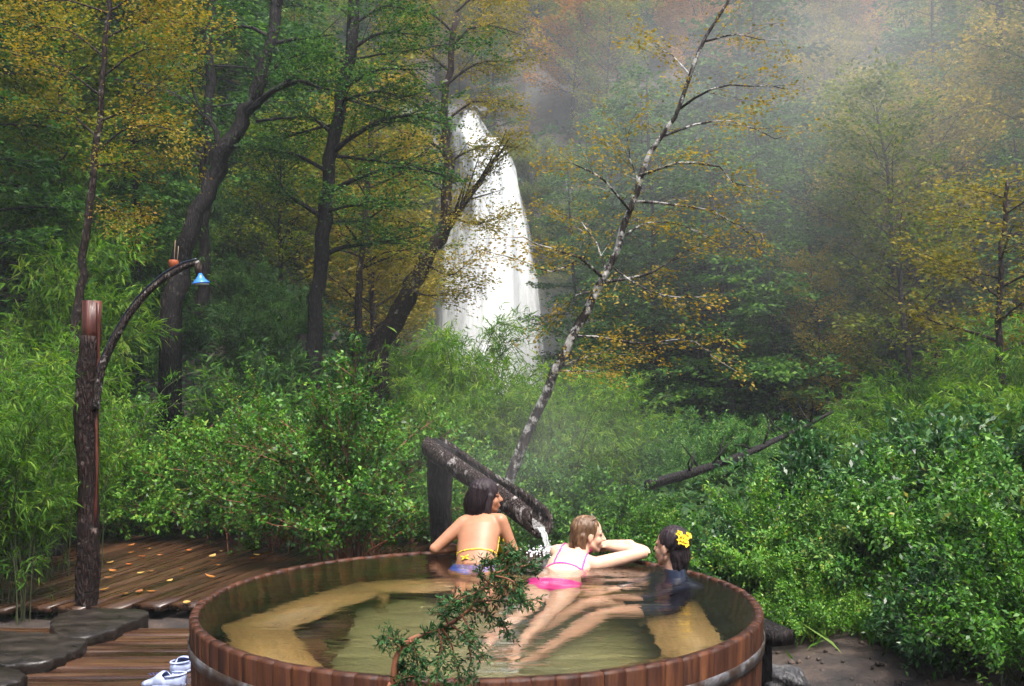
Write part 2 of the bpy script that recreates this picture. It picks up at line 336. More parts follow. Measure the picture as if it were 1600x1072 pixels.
def foammat(name, scale, lo, hi, edge=True):
    """white falling water that breaks into veils: streaky coverage, thinner where 'tint' falls to 0"""
    m, nt = mat_base(name); L = nt.links.new
    tc = nd(nt, "ShaderNodeTexCoord"); mp = nd(nt, "ShaderNodeMapping"); mp.inputs['Scale'].default_value = scale; L(tc.outputs['Object'], mp.inputs[0])
    nz = nd(nt, "ShaderNodeTexNoise", ins={'Scale': 1.0, 'Detail': 7, 'Roughness': 0.62, 'Distortion': 0.3}); L(mp.outputs[0], nz.inputs['Vector'])
    at = nd(nt, "ShaderNodeAttribute", attribute_name="tint")
    ad = nd(nt, "ShaderNodeMath", operation='ADD'); L(nz.outputs['Fac'], ad.inputs[0]); L(at.outputs['Fac'], ad.inputs[1])
    mr = nd(nt, "ShaderNodeMapRange", ins={'From Min': lo, 'From Max': hi}); L(ad.outputs[0], mr.inputs[0])
    d = nd(nt, "ShaderNodeBsdfDiffuse", ins={'Color': (.93, .95, .95, 1)}); t = nd(nt, "ShaderNodeBsdfTranslucent", ins={'Color': (.93, .95, .95, 1)})
    bp = nd(nt, "ShaderNodeBump", ins={'Strength': 0.6, 'Distance': 0.3}); L(nz.outputs['Fac'], bp.inputs['Height']); L(bp.outputs[0], d.inputs['Normal'])
    mx = nd(nt, "ShaderNodeMixShader", ins={0: 0.4}); L(d.outputs[0], mx.inputs[1]); L(t.outputs[0], mx.inputs[2])
    tr = nd(nt, "ShaderNodeBsdfTransparent"); m2 = nd(nt, "ShaderNodeMixShader"); L(mr.outputs[0], m2.inputs[0]); L(tr.outputs[0], m2.inputs[1]); L(mx.outputs[0], m2.inputs[2])
    o = nd(nt, "ShaderNodeOutputMaterial"); L(m2.outputs[0], o.inputs[0]); return m
M['fall'] = foammat('falling_water', (2.4, 2.4, 0.15), 0.40, 0.90)
M['jet'] = foammat('pouring_water', (60, 60, 7), 0.55, 1.15)
M['drop'] = plain_mat('splash_drops', (.85, .88, .88), 0.1)

# ------------------------------------------------------------------ terrain
def sst(a, b, x): t = np.clip((x - a) / (b - a), 0, 1); return t * t * (3 - 2 * t)
def wob(x, y, k, s): return (np.sin(x * k + s) * np.cos(y * k * 1.13 + s * 1.7) + 0.6 * np.sin(x * k * 2.1 - y * k * 1.7 + s * 2.3) + 0.4 * np.cos(x * k * 3.7 + y * k * 4.1 + s))
def T(x, y):
    x = np.asarray(x, float); y = np.asarray(y, float)
    base = -0.12 + 0.05 * wob(x, y, 1.1, .3) * sst(9.5, 13, y) + 0.25 * wob(x, y, .35, 2.) * sst(12, 22, y)
    base = base + 0.16 * sst(1.5, 3.0, x) * (1 - sst(8, 11, y)) * (0.55 + 0.45 * wob(x, y, 1.7, .8))
    base = base - 0.62 * (1 - sst(1.48, 1.85, np.hypot(x + .17, y - 5.2)))
    lx = 3.4 + 0.05 * (y - 14)
    left = np.clip(-x - lx, 0, None) * 0.72 * sst(11.5, 19, y) + np.clip(-x - 6.5, 0, None) * 0.45 * sst(6, 12, y)
    left = left + 2.2 * sst(17, 24, y) * sst(1.5, 5.0, -x)
    right = np.clip(x - 7.5 - 0.12 * (y - 14), 0, None) * 0.40 * sst(13, 26, y)
    yc = 56 + 1.2 * wob(x, x * 0, .35, 1.0) + np.clip(np.abs(x + 1.2) - 7, 0, None) * -0.35
    cliff = 15.5 * sst(0, 4.5, y - yc) * (1 - 0.4 * sst(9, 24, x)) + np.clip(y - yc - 3.0, 0, None) * 0.72
    r = np.clip(x - 14, 0, None) * 0.35 * sst(28, 50, y)
    bumps = 0.7 * wob(x, y, .22, .7) * sst(20, 40, y) + 0.35 * wob(x, y, .9, 3.1) * sst(40, 58, y)
    return base + np.maximum.reduce([left, right, cliff]) + 0.35 * np.minimum(left + right, cliff) + r + bumps
def Tz(x, y): return float(T(np.array([x]), np.array([y]))[0])

ys = np.concatenate([np.arange(-24, -4, 1.5), np.arange(-4, 14, 0.3), np.arange(14, 30, 0.5), np.arange(30, 70, 0.8), np.arange(70, 141, 3.0)])
xs = np.concatenate([np.arange(-90, -24, 3.0), np.arange(-24, -9, 0.8), np.arange(-9, 9, 0.35), np.arange(9, 24, 0.8), np.arange(24, 91, 3.0)])
X, Y = np.meshgrid(xs, ys); Z = T(X, Y)
g = MB(); nx = len(xs); ny = len(ys)
i = (np.arange(ny - 1)[:, None] * nx + np.arange(nx - 1)[None]).ravel()
g.add(np.stack([X, Y, Z], -1).reshape(-1, 3), [np.stack([i, i + 1, i + nx + 1, i + nx], -1)])
tag(g.build('ground', M['ground'], smooth=True), 'dark forest soil rising into steep wooded valley sides', kind='structure')

# ------------------------------------------------------------------ vegetation generators
def grow(seed, path, r0, r1, prim, dens=90, leafL=.10, leafW=.055, spread=.16, flat=.22, n2=9, L2=(.5, .22), n_up=.55, leafjit=.5, bump=.12, sides=9, wig=.05, keep=1.0, tw=1.0):
    """path: trunk polyline; prim: list of (polyline, radius). returns wood, crown"""
    g = np.random.default_rng(seed); wood = MB(); crown = MB()
    m = len(path); rad = r0 + (r1 - r0) * np.linspace(0, 1, m) ** 0.8
    rad[0] *= 1.25
    wood.tube(path, rad, sides, bump, seed)
    A = []; B = []; R = []
    for pl, r in prim:
        pl = np.asarray(pl, float); k = len(pl); ln = np.linalg.norm(np.diff(pl, axis=0), axis=1).sum()
        pl = pl + np.linspace(0, 1, k)[:, None] * g.normal(0, wig * ln * .5, (k, 3)) * [1, 1, .5]
        wood.tube(pl, np.linspace(r, max(r * .22, .003), k), 5 if r > .012 else 4, bump * .5, seed, caps=False)
        nn = max(3, int(n2 * min(1.6, 0.5 + ln / 2.5)))
        for u in np.linspace(.18, 1.0, nn):
            if g.random() > keep: continue
            f = u * (k - 1); a = min(int(f), k - 2); p = pl[a] + (pl[a + 1] - pl[a]) * (f - a)
            d = nrm(pl[a + 1] - pl[a]); sgn = 1 if g.random() < .5 else -1
            ang = sgn * g.uniform(.5, 1.25)
            dd = np.array([d[0] * cos(ang) - d[1] * sin(ang), d[0] * sin(ang) + d[1] * cos(ang), d[2] * .6 + g.normal(.0, .18)])
            if np.linalg.norm(dd[:2]) < .3: dd[:2] += g.normal(0, .6, 2)
            dd = nrm(dd); l2 = (L2[0] * (1.1 - .6 * u) + L2[1]) * g.uniform(.6, 1.25) * tw
            A.append(p); B.append(p + dd * l2); R.append(max(r * .22, .003))
    A = np.array(A); B = np.array(B); R = np.array(R)
    wood.twigs(A, B, R)
    ln = np.linalg.norm(B - A, axis=1); cnt = np.maximum(1, (ln * dens * g.uniform(.45, 1.5, len(ln))).astype(int))
    ix = np.repeat(np.arange(len(A)), cnt); N = len(ix); u = g.uniform(.08, 1.08, N)[:, None]
    d = nrm(B - A)[ix]; sd = nrm(np.cross(d, [0, 0, 1.0]))
    w = spread * (1.05 - .55 * u)
    c = A[ix] + (B - A)[ix] * u + sd * g.normal(0, 1, (N, 1)) * w + np.array([0, 0, 1.0]) * g.normal(0, 1, (N, 1)) * spread * flat
    ld = nrm(d + sd * g.normal(0, .9, (N, 1)) + g.normal(0, .35, (N, 3)) * [1, 1, .7])
    nn_ = np.array([0, 0, n_up]) + g.normal(0, leafjit, (N, 3))
    sz = g.uniform(.65, 1.25, N)
    tint = np.clip(.45 + g.normal(0, .13, len(A))[ix] + g.normal(0, .17, N), 0, 1)
    crown.leaves(c, ld, nn_, leafL * sz, leafW * sz, tint=tint)
    return wood, crown

def auto_prim(seed, path, t0, n, L, elev=(.1, .5), prof='cone', curve=-.12, r=.03, az0=None):
    g = np.random.default_rng(seed); path = np.asarray(path, float); k = len(path); out = []
    for j in range(n):
        t = t0 + (1 - t0) * ((j + g.uniform(0, .8)) / n); t = min(t, .995)
        f = t * (k - 1); a = min(int(f), k - 2); p = path[a] + (path[a + 1] - path[a]) * (f - a)
        s = (t - t0) / (1 - t0)
        pr = (1.0 - .78 * s) if prof == 'cone' else (.45 + .55 * sin(pi * min(1, .18 + s * .82)))
        ln = L * pr * g.uniform(.65, 1.2); az = j * 2.4 + g.uniform(-.5, .5)
        if az0 is not None: az = az0[0] + g.uniform(-1, 1) * az0[1]
        e = g.uniform(*elev); d = np.array([cos(az) * cos(e), sin(az) * cos(e), sin(e)])
        q = np.linspace(0, 1, 5)[:, None]
        out.append((p + d * ln * q + np.array([0, 0, 1.0]) * curve * ln * q * q, r * (1.1 - .75 * s)))
    return out

def straight(H, seed, lean=.06, n=9):
    g = np.random.default_rng(seed); z = np.linspace(0, H, n)
    a = g.normal(0, lean, 2); xy = np.cumsum(g.normal(0, .05, (n, 2)), 0); xy -= xy[0]
    return np.stack([a[0] * z + xy[:, 0], a[1] * z + xy[:, 1], z], -1)

def put_tree(name, wood, crown, wmat, cmat, label, group=None, loc=(0, 0, 0), rz=0, sc=1.0, cat='tree'):
    root = empty(name, loc, rz); root.scale = (sc, sc, sc); tag(root, label, cat, group)
    t = link('trunk', wood, None, root); c = link('crown', crown, None, root)
    for o, m_ in ((t, wmat), (c, cmat)):
        if not o.data.materials: o.data.materials.append(m_)
        if o.data.materials[0] != m_:
            o.material_slots[0].link = 'OBJECT'; o.material_slots[0].material = m_
    return root

def bamboo(seed, H=2.6, n=34, spread=1.0, leaves=9000, L=.13, W=.017, r=.008):
    g = np.random.default_rng(seed); wood = MB(); cr = MB(); NP = []; ND = []
    for k in range(n):
        az = g.uniform(0, 2 * pi); b = g.normal(0, .22 * spread, 2); h = H * g.uniform(.55, 1.1); out = spread * g.uniform(.3, 1.15)
        q = np.linspace(0, 1, 9)[:, None]
        d = np.array([cos(az), sin(az), 0])
        p = np.array([b[0], b[1], 0]) + d * out * q ** 2.2 + np.array([0, 0, 1.]) * h * (q * 1.25 - .38 * q ** 3)
        wood.tube(p, np.linspace(r, r * .3, 9), 4, 0, k, caps=False)
        u = np.sort(g.uniform(.25, 1.0, 26)); f = u * 8; a = np.minimum(f.astype(int), 7); pp = p[a] + (p[a + 1] - p[a]) * (f - a)[:, None]
        NP.append(pp); ND.append(nrm(p[a + 1] - p[a]))
    NP = np.concatenate(NP); ND = np.concatenate(ND); K = len(NP)
    # side twigs
    td = nrm(ND * .7 + g.normal(0, .6, (K, 3)) + [0, 0, .1]); tl = g.uniform(.10, .42, K)[:, None] * (.5 + .25 * H)
    te = NP + td * tl + np.array([0, 0, -.25]) * tl ** 1.2
    wood.twigs(NP, te, r * .35)
    ix = g.integers(0, K, leaves); u = g.uniform(0.1, 1.05, (leaves, 1))
    c = NP[ix] + (te - NP)[ix] * u + g.normal(0, .025, (leaves, 3))
    d = nrm(td[ix] + g.normal(0, .5, (leaves, 3)) + [0, 0, -.35]); nn = g.normal(0, .45, (leaves, 3)) + [0, 0, .8]
    sz = g.uniform(.6, 1.25, leaves); tint = np.clip(.45 + g.normal(0, .14, K)[ix] + g.normal(0, .13, leaves), 0, 1)
    cr.leaves(c, d, nn, L * sz, W * sz, droop=.3, tint=tint, mid=.4)
    return wood, cr

def shrub(seed, R=1.2, H=1.6, ns=30, nt=26, leaves=16000, L=.05, W=.026, sr=.009, clump=.045, up=.6):
    g = np.random.default_rng(seed); wood = MB(); cr = MB(); NP = []; ND = []
    for k in range(ns):
        az = g.uniform(0, 2 * pi); rr = R * math.sqrt(g.uniform(0.02, 1)); zz = H * (1 - .55 * (rr / R) ** 2) * g.uniform(.5, 1.16)
        b = np.array([g.normal(0, .14 * R), g.normal(0, .14 * R), 0]); e = np.array([cos(az) * rr, sin(az) * rr, zz])
        q = np.linspace(0, 1, 7)[:, None]; mid = b * .6 + e * .25 + np.array([0, 0, zz * .45])
        p = b * (1 - q) ** 2 + 2 * mid * q * (1 - q) + e * q * q + np.cumsum(g.normal(0, .014, (7, 3)), 0)
        wood.tube(p, np.linspace(sr * g.uniform(.7, 1.3), sr * .3, 7), 4, .1, k, caps=False)
        u = g.uniform(.22, 1.0, nt) ** .75; f = u * 6; a = np.minimum(f.astype(int), 5)
        NP.append(p[a] + (p[a + 1] - p[a]) * (f - a)[:, None]); ND.append(nrm(p[a + 1] - p[a]))
    NP = np.concatenate(NP); ND = np.concatenate(ND); K = len(NP)
    out = nrm(NP * [1, 1, .5] + 1e-3)
    td = nrm(ND * .5 + out * .5 + g.normal(0, .55, (K, 3)) + [0, 0, .25]); tl = g.uniform(.10, .36, K)[:, None]
    te = NP + td * tl
    wood.twigs(NP, te, sr * .32)
    ix = g.integers(0, K, leaves); u = g.uniform(.1, 1.03, (leaves, 1))
    c = NP[ix] + (te - NP)[ix] * u + g.normal(0, clump * .5, (leaves, 3))
    d = nrm(td[ix] * .7 + g.normal(0, .6, (leaves, 3)) + [0, 0, -.1]); nn = g.normal(0, .5, (leaves, 3)) + out[ix] * .35 + [0, 0, up]
    sz = g.uniform(.6, 1.3, leaves); tint = np.clip(.38 + g.normal(0, .13, K)[ix] + g.normal(0, .14, leaves), 0, 1)
    cr.leaves(c, d, nn, L * sz, W * sz, tint=tint)
    return wood, cr

# ------------------------------------------------------------------ far and middle forest
def mk(w, c, n): return w.mesh(n + '_wood', True), c.mesh(n + '_leaves')
ST_LAYER = []; ST_ROUND = []
for s in range(4):
    H = [11, 12.5, 10, 13][s]; pa = straight(H, 100 + s, .03, 11)
    ST_LAYER.append((mk(*grow(200 + s, pa, .17, .03, auto_prim(300 + s, pa, .16, 40, 3.0, (-.05, .32), 'cone', -.10, .045),
                      dens=26, leafL=.17, leafW=.085, spread=.30, flat=.16, n2=10, L2=(.85, .35), sides=7), 'layered'), H))
for s in range(4):
    H = [10, 11.5, 9, 12][s]; pa = straight(H, 140 + s, .05, 11)
    ST_ROUND.append((mk(*grow(240 + s, pa, .14, .025, auto_prim(340 + s, pa, .22, 36, 2.7, (.25, .85), 'round', .02, .04),
                      dens=25, leafL=.15, leafW=.085, spread=.30, flat=.5, n2=10, L2=(.85, .35), sides=7), 'rounded'), H))
KIND = {
 'evergreen': (ST_LAYER, 'bark_dark', 'evergreen', 'evergreen_beech', 'dark evergreen beech with layered flat sprays on the misty hillside', 'evergreen beeches on the hillside'),
 'ochre': (ST_ROUND, 'bark_mid', 'ochre', 'autumn_beech', 'yellow ochre autumn beech on the misty hillside', 'ochre autumn beeches on the hillside'),
 'rust': (ST_ROUND, 'bark_mid', 'rust', 'autumn_beech', 'rusty orange autumn beech high on the misty hillside', 'rusty autumn beeches on the hillside'),
 'olive': (ST_ROUND, 'bark_mid', 'olive', 'beech_tree', 'olive green beech turning yellow on the misty hillside', 'olive beeches on the hillside'),
}
def forest_tree(kind, x, y, sc, r):
    st, wm, cm, nm, lab, grp = KIND[kind]; (w, c), H = st[r.randrange(len(st))]
    kw = {'evergreen': 'dark evergreen beech with flat layered sprays', 'ochre': 'yellow ochre autumn beech', 'rust': 'rusty orange autumn beech', 'olive': 'olive green beech turning yellow'}[kind]
    px = PIX(x, y, Tz(x, y) + 5)[0]
    if y < 38: where = 'on the left slope among the dark trunks' if x < -2 else ('in the dark gorge behind the fallen trunk' if px < 1290 else 'on the right bank above the bamboo')
    elif 560 < px < 960: where = 'above the waterfall cliff'
    elif px <= 560: where = 'far up the slope behind the dark trunks'
    elif px < 1250: where = 'on the misty hillside behind the leaning tree'
    else: where = 'high on the misty hillside above the right bank'
    return put_tree(nm, w, c, M[wm], M[cm], kw + ' ' + where, kind + ' beeches ' + where, (x, y, Tz(x, y) - .15), r.uniform(0, 6.28), sc)
r = random.Random(5)
nfar = 0
yy = 24.0
while yy < 104:
    step = 3.4 + min(yy - 24, 30) * 0.030 - max(0, yy - 54) * .012
    half = 0.56 * yy + 5; xx = -half
    while xx < half:
        x = xx + r.uniform(-.4, .4) * step; y = yy + r.uniform(-.45, .45) * step
        xx += step
        px, py = PIX(x, y, Tz(x, y) + 6)
        if py < -420 or px < -150 or px > 1750: continue
        if y < 59 and 585 < px < 905: continue              # keep the waterfall and its pool open
        if y < 36 and px < 900: continue                    # the near left slope is planted by hand
        if y < 33 and 900 < px < 1000: continue
        u = r.random()
        if px > 1230 and py < 330: k = 'ochre' if u < .52 else ('olive' if u < .78 else ('rust' if u < .88 else 'evergreen'))
        elif px > 1230: k = 'ochre' if u < .36 else ('olive' if u < .58 else 'evergreen')
        elif px > 900 and py > 250: k = 'evergreen' if u < .86 else 'olive'
        elif px > 780: k = 'rust' if u < .36 else ('evergreen' if u < .68 else ('ochre' if u < .86 else 'olive'))
        else: k = 'evergreen' if u < .55 else ('olive' if u < .8 else 'ochre')
        forest_tree(k, x, y, r.uniform(.72, 1.15), r); nfar += 1
    yy += step * .82
# the forest goes on behind and beside the viewpoint
for (x, y, k, sc) in [(-12, -5, 'evergreen', 1.0), (-8.5, -8, 'evergreen', 1.1), (-5, -6.5, 'evergreen', 1.0), (-2, -9, 'ochre', 1.0), (1.5, -7.5, 'evergreen', 1.05), (5, -6, 'evergreen', 1.0), (8.5, -8, 'olive', 1.1), (12, -5, 'evergreen', 1.1), (-11, 1.5, 'evergreen', 1.0), (-10, 5.5, 'olive', .9), (11, 0, 'evergreen', 1.05), (12.5, 4.5, 'evergreen', 1.0), (-15, -2, 'evergreen', 1.2), (15.5, -2, 'evergreen', 1.2), (0, -13, 'evergreen', 1.3), (-6, -13, 'evergreen', 1.3), (6, -13, 'evergreen', 1.3)]:
    st, wm, cm, nm, lab, grp = KIND[k]; (w, c), H = st[r.randrange(4)]
    put_tree(nm, w, c, M[wm], M[cm], 'beech tree standing in the forest behind the viewpoint', 'trees behind the viewpoint', (x, y, Tz(x, y) - .15), r.uniform(0, 6.28), sc)

# ------------------------------------------------------------------ waterfall
def fall_sheet(prof, depth, bulge, seed, top_t, nz=60, nu=26):
    """prof: list of (py, x_left, x_right); a curved, ribbed curtain of falling water"""
    g = np.random.default_rng(seed); mb = MB(); pr = np.array(prof, float)
    V = []; Tn = []; k1 = g.uniform(0, 6.28, 6)
    for i in range(nz + 1):
        f = i / nz; py = pr[0, 0] + (pr[-1, 0] - pr[0, 0]) * f
        a = np.interp(py, pr[:, 0], pr[:, 1]); b = np.interp(py, pr[:, 0], pr[:, 2])
        for j in range(nu + 1):
            u = j / nu; rib = sum(math.sin(u * w_ * 9 + k1[q] + f * 1.2 * (q - 2)) * .22 / (q + 1) for q, w_ in enumerate((1, 1.9, 3.1, 4.7)))
            d = depth - bulge * sin(pi * u) * (0.35 + f) - rib * (.4 + f) - 1.2 * f
            V.append(P(a + (b - a) * u, py, d)); Tn.append(min(1, 2.2 * min(u, 1 - u)) * top_t(f))
    n = nu + 1; ii = (np.arange(nz)[:, None] * n + np.arange(nu)[None]).ravel()
    mb.add([tuple(v) for v in V], [np.stack([ii, ii + n, ii + n + 1, ii + 1], -1)], np.array(Tn))
    return mb
wf = empty('waterfall', P(765, 600, 53)); tag(wf, 'tall white waterfall fanning out as it drops into the misty gorge', 'waterfall')
mw = Matrix.Translation(-wf.location)
def wpart(name, mb):
    for i_ in range(len(mb.v)): mb.v[i_] = mb.v[i_] - np.array(wf.location)
    return mb.build(name, M['fall'], wf, True)
wpart('curtain', fall_sheet([(215, 736, 786), (262, 738, 806), (340, 738, 818), (430, 712, 838), (520, 700, 848), (640, 690, 852)], 53, .9, 1, lambda f: .75))
wpart('curtain', fall_sheet([(236, 758, 786), (280, 752, 808), (360, 742, 828), (450, 724, 842), (540, 712, 850), (640, 706, 856)], 52.2, .7, 2, lambda f: .55))
wpart('veil', fall_sheet([(330, 694, 760), (420, 688, 760), (520, 684, 770), (640, 680, 780)], 53.6, .4, 3, lambda f: .28 * min(1, f * 3)))
wpart('upper_cascade', fall_sheet([(172, 728, 742), (190, 716, 754), (205, 706, 764), (240, 712, 792), (270, 730, 806), (310, 742, 812)], 54.5, .5, 4, lambda f: .6 * min(1, .25 + f * 4), 30, 16))

# ------------------------------------------------------------------ hand placed trees
def px_path(pts, n=24): return spline([P(*q) for q in pts], n)
def hero(name, seed, pts, r0, r1, branches, wmat, cmat, label, auto=None, group=None, **kw):
    pa = px_path(pts, 26); base = pa[0].copy(); base[2] = Tz(base[0], base[1]) - .1
    if pa[0][2] > base[2] + .05: pa = np.concatenate([[base], pa])
    pa = pa + np.random.default_rng(seed).normal(0, r0 * .16, pa.shape)
    prim = [(spline([P(*q) for q in b], 7), r_) for b, r_ in branches]
    if auto: prim += auto_prim(seed + 1, pa, **auto)
    w, c = grow(seed, pa, r0, r1, prim, **kw)
    for mb in (w, c):
        for i_ in range(len(mb.v)): mb.v[i_] = mb.v[i_] - pa[0]
    return put_tree(name, *mk(w, c, name), M[wmat], M[cmat], label, group, tuple(pa[0]))

# leaning lichen-spotted tree behind the tub
D = 9.6
hero('leaning_tree', 501, [(722, 905, D), (795, 745, D), (838, 650, D), (872, 572, D), (905, 510, D), (942, 440, D), (968, 370, D), (990, 315, D), (1012, 245, D), (1050, 190, D), (1078, 120, D), (1102, 60, D), (1150, -20, D)], .064, .012, [
    ([(944, 436, D), (905, 402, D - .2), (862, 388, D - .3), (815, 372, D - .5)], .020),
    ([(900, 408, D - .2), (862, 425, D - .3), (820, 410, D - .4), (760, 395, D - .5)], .010),
    ([(944, 440, D), (1000, 432, D + .2), (1048, 408, D + .3), (1100, 385, D + .4)], .020),
    ([(930, 455, D), (900, 462, D - .2), (888, 480, D - .2)], .010),
    ([(898, 525, D), (950, 528, D - .1), (1010, 540, D - .1), (1070, 528, D - .2), (1120, 560, D - .2)], .014),
    ([(880, 572, D), (905, 562, D), (938, 552, D), (950, 548, D)], .012),
    ([(876, 580, D), (915, 580, D - .1), (958, 576, D - .1)], .012),
    ([(985, 330, D), (960, 300, D - .3), (925, 268, D - .4), (880, 245, D - .5)], .016),
    ([(992, 315, D), (1050, 318, D + .3), (1110, 330, D + .4), (1180, 372, D + .5)], .018),
    ([(1000, 275, D), (1060, 255, D - .3), (1120, 262, D - .4), (1190, 300, D - .5)], .018),
    ([(1004, 300, D), (985, 250, D + .2), (975, 200, D + .2)], .012),
    ([(1030, 215, D), (1085, 195, D + .3), (1140, 188, D + .3), (1210, 215, D + .3)], .016),
    ([(1062, 170, D), (1110, 140, D - .3), (1170, 132, D - .3), (1230, 140, D - .3)], .014),
    ([(1080, 120, D), (1050, 85, D + .3), (1010, 70, D + .3)], .010),
    ([(1100, 65, D), (1150, 55, D), (1215, 62, D)], .012),
    ([(968, 375, D), (1010, 350, D + .5), (1070, 352, D + .8), (1130, 390, D + 1)], .014),
    ([(955, 415, D), (985, 440, D - .3), (1040, 462, D - .5), (1090, 460, D - .5)], .012),
    ([(948, 425, D), (920, 360, D + .3), (870, 330, D + .4)], .012)],
    'bark_lichen', 'dull', 'slender leaning tree with pale lichen-spotted trunk and sparse yellow leaves behind the tub',
    dens=95, leafL=.037, leafW=.021, spread=.13, flat=.35, n2=10, L2=(.50, .18), bump=.16, sides=10, keep=.85, wig=.05)

# left slope: dark leaning tree, dark layered tree, slim yellow birch, others
D = 16
hero('dark_leaning_tree', 511, [(268, 470, D), (290, 385, D), (322, 300, D), (352, 238, D), (380, 185, D), (405, 130, D), (422, 70, D), (436, 0, D), (450, -90, D)], .165, .07, [
    ([(345, 250, D), (335, 205, D), (312, 172, D), (262, 140, D + .5)], .06), ([(312, 172, D), (300, 140, D), (285, 110, D)], .03),
    ([(385, 178, D), (430, 140, D - .3), (475, 128, D - .5), (530, 152, D - .8)], .06), ([(430, 140, D - .3), (470, 112, D - .4), (500, 100, D - .4)], .03),
    ([(400, 190, D), (440, 185, D), (490, 182, D + .4)], .03), ([(420, 70, D), (470, 60, D), (520, 55, D)], .04), ([(425, 60, D), (380, 40, D), (340, 60, D)], .04),
    ([(436, 10, D), (400, -15, D), (360, 0, D)], .03), ([(404, 130, D), (445, 95, D), (480, 80, D)], .03)],
    'bark_dark', 'evergreen', 'thick dark leaning tree with forked limbs on the left slope',
    dens=60, leafL=.070, leafW=.036, spread=.24, flat=.18, n2=10, L2=(.7, .3), bump=.22, sides=12, keep=.75)
D = 17
hero('dark_layered_tree', 521, [(488, 560, D), (494, 480, D), (505, 390, D), (513, 300, D), (520, 220, D), (535, 130, D), (548, 60, D), (556, -80, D)], .145, .08, [
    ([(505, 340, D), (470, 318, D), (445, 300, D), (440, 270, D)], .05), ([(512, 300, D), (560, 280, D - .5), (620, 262, D - .8), (690, 270, D - 1)], .05),
    ([(506, 400, D), (540, 385, D), (590, 380, D - .2), (650, 372, D - .4)], .045), ([(515, 270, D), (460, 240, D - .3), (405, 235, D - .4)], .04),
    ([(518, 240, D), (570, 200, D - .3), (640, 180, D - .5), (700, 192, D - .8)], .05), ([(522, 210, D), (480, 180, D), (440, 190, D)], .035),
    ([(530, 160, D), (580, 145, D - .4), (640, 150, D - .5)], .04), ([(532, 140, D), (590, 110, D - .4), (660, 108, D - .5)], .04),
    ([(540, 100, D), (500, 80, D), (455, 90, D)], .035), ([(545, 80, D), (600, 50, D), (670, 60, D)], .035), ([(550, 40, D), (600, 10, D), (650, 15, D)], .03),
    ([(512, 330, D), (560, 320, D - 1), (610, 310, D - 1.5)], .03), ([(510, 350, D), (545, 345, D), (600, 350, D)], .03)],
    'bark_dark', 'evergreen', 'dark upright tree with flat layered green sprays left of the waterfall',
    auto=dict(t0=.55, n=10, L=2.0, elev=(-.05, .2), prof='round', curve=-.05, r=.03), dens=85, leafL=.062, leafW=.034, spread=.22, flat=.10, n2=12, L2=(.75, .3), bump=.22, sides=12)
D = 13
hero('slim_yellow_tree', 531, [(118, 500, D), (126, 440, D), (138, 340, D), (148, 250, D), (155, 190, D), (163, 100, D), (170, 0, D), (172, -90, D)], .065, .03, [
    ([(150, 240, D), (190, 205, D - .3), (240, 195, D - .5), (290, 215, D - .6)], .018), ([(152, 215, D), (110, 180, D), (60, 170, D)], .018),
    ([(156, 190, D), (210, 165, D), (260, 120, D)], .018), ([(158, 150, D), (100, 110, D - .3), (40, 90, D - .4)], .018), ([(160, 120, D), (220, 80, D), (300, 75, D)], .018),
    ([(164, 90, D), (110, 50, D), (50, 40, D)], .016), ([(166, 60, D), (230, 30, D), (310, 40, D)], .016), ([(168, 20, D), (100, 0, D), (40, 10, D)], .016),
    ([(168, 20, D), (220, -10, D), (290, -5, D)], .016), ([(146, 260, D), (190, 255, D), (250, 250, D)], .014), ([(142, 300, D), (180, 330, D), (215, 335, D)], .010)],
    'bark_mid', 'gold', 'slim birch-like tree with orange yellow leaves behind the shower post',
    dens=125, leafL=.048, leafW=.029, spread=.19, flat=.45, n2=11, L2=(.62, .25), sides=8)
hero('slim_dark_tree', 541, [(316, 470, 20), (320, 330, 20), (325, 200, 20), (328, 60, 20), (330, -80, 20)], .13, .08, [], 'bark_dark', 'evergreen',
    'straight thin dark trunk with green sprays behind the dark leaning tree', auto=dict(t0=.35, n=16, L=2.2, elev=(-.05, .3), prof='round', curve=-.1, r=.03), dens=26, leafL=.12, leafW=.06, spread=.3, flat=.15)
hero('slim_grey_tree', 551, [(556, 560, 20), (560, 480, 20), (566, 390, 20), (574, 300, 20), (580, 200, 20), (582, 90, 20)], .10, .03, [([(562, 420, 20), (600, 395, 20), (640, 390, 19.6)], .03)], 'bark_mid', 'olive',
    'slim grey trunk with olive leaves beside the dark layered tree', auto=dict(t0=.35, n=20, L=2.2, elev=(.1, .6), prof='round', curve=-.05, r=.03), dens=34, leafL=.085, leafW=.05, spread=.26, flat=.35)
D = 21
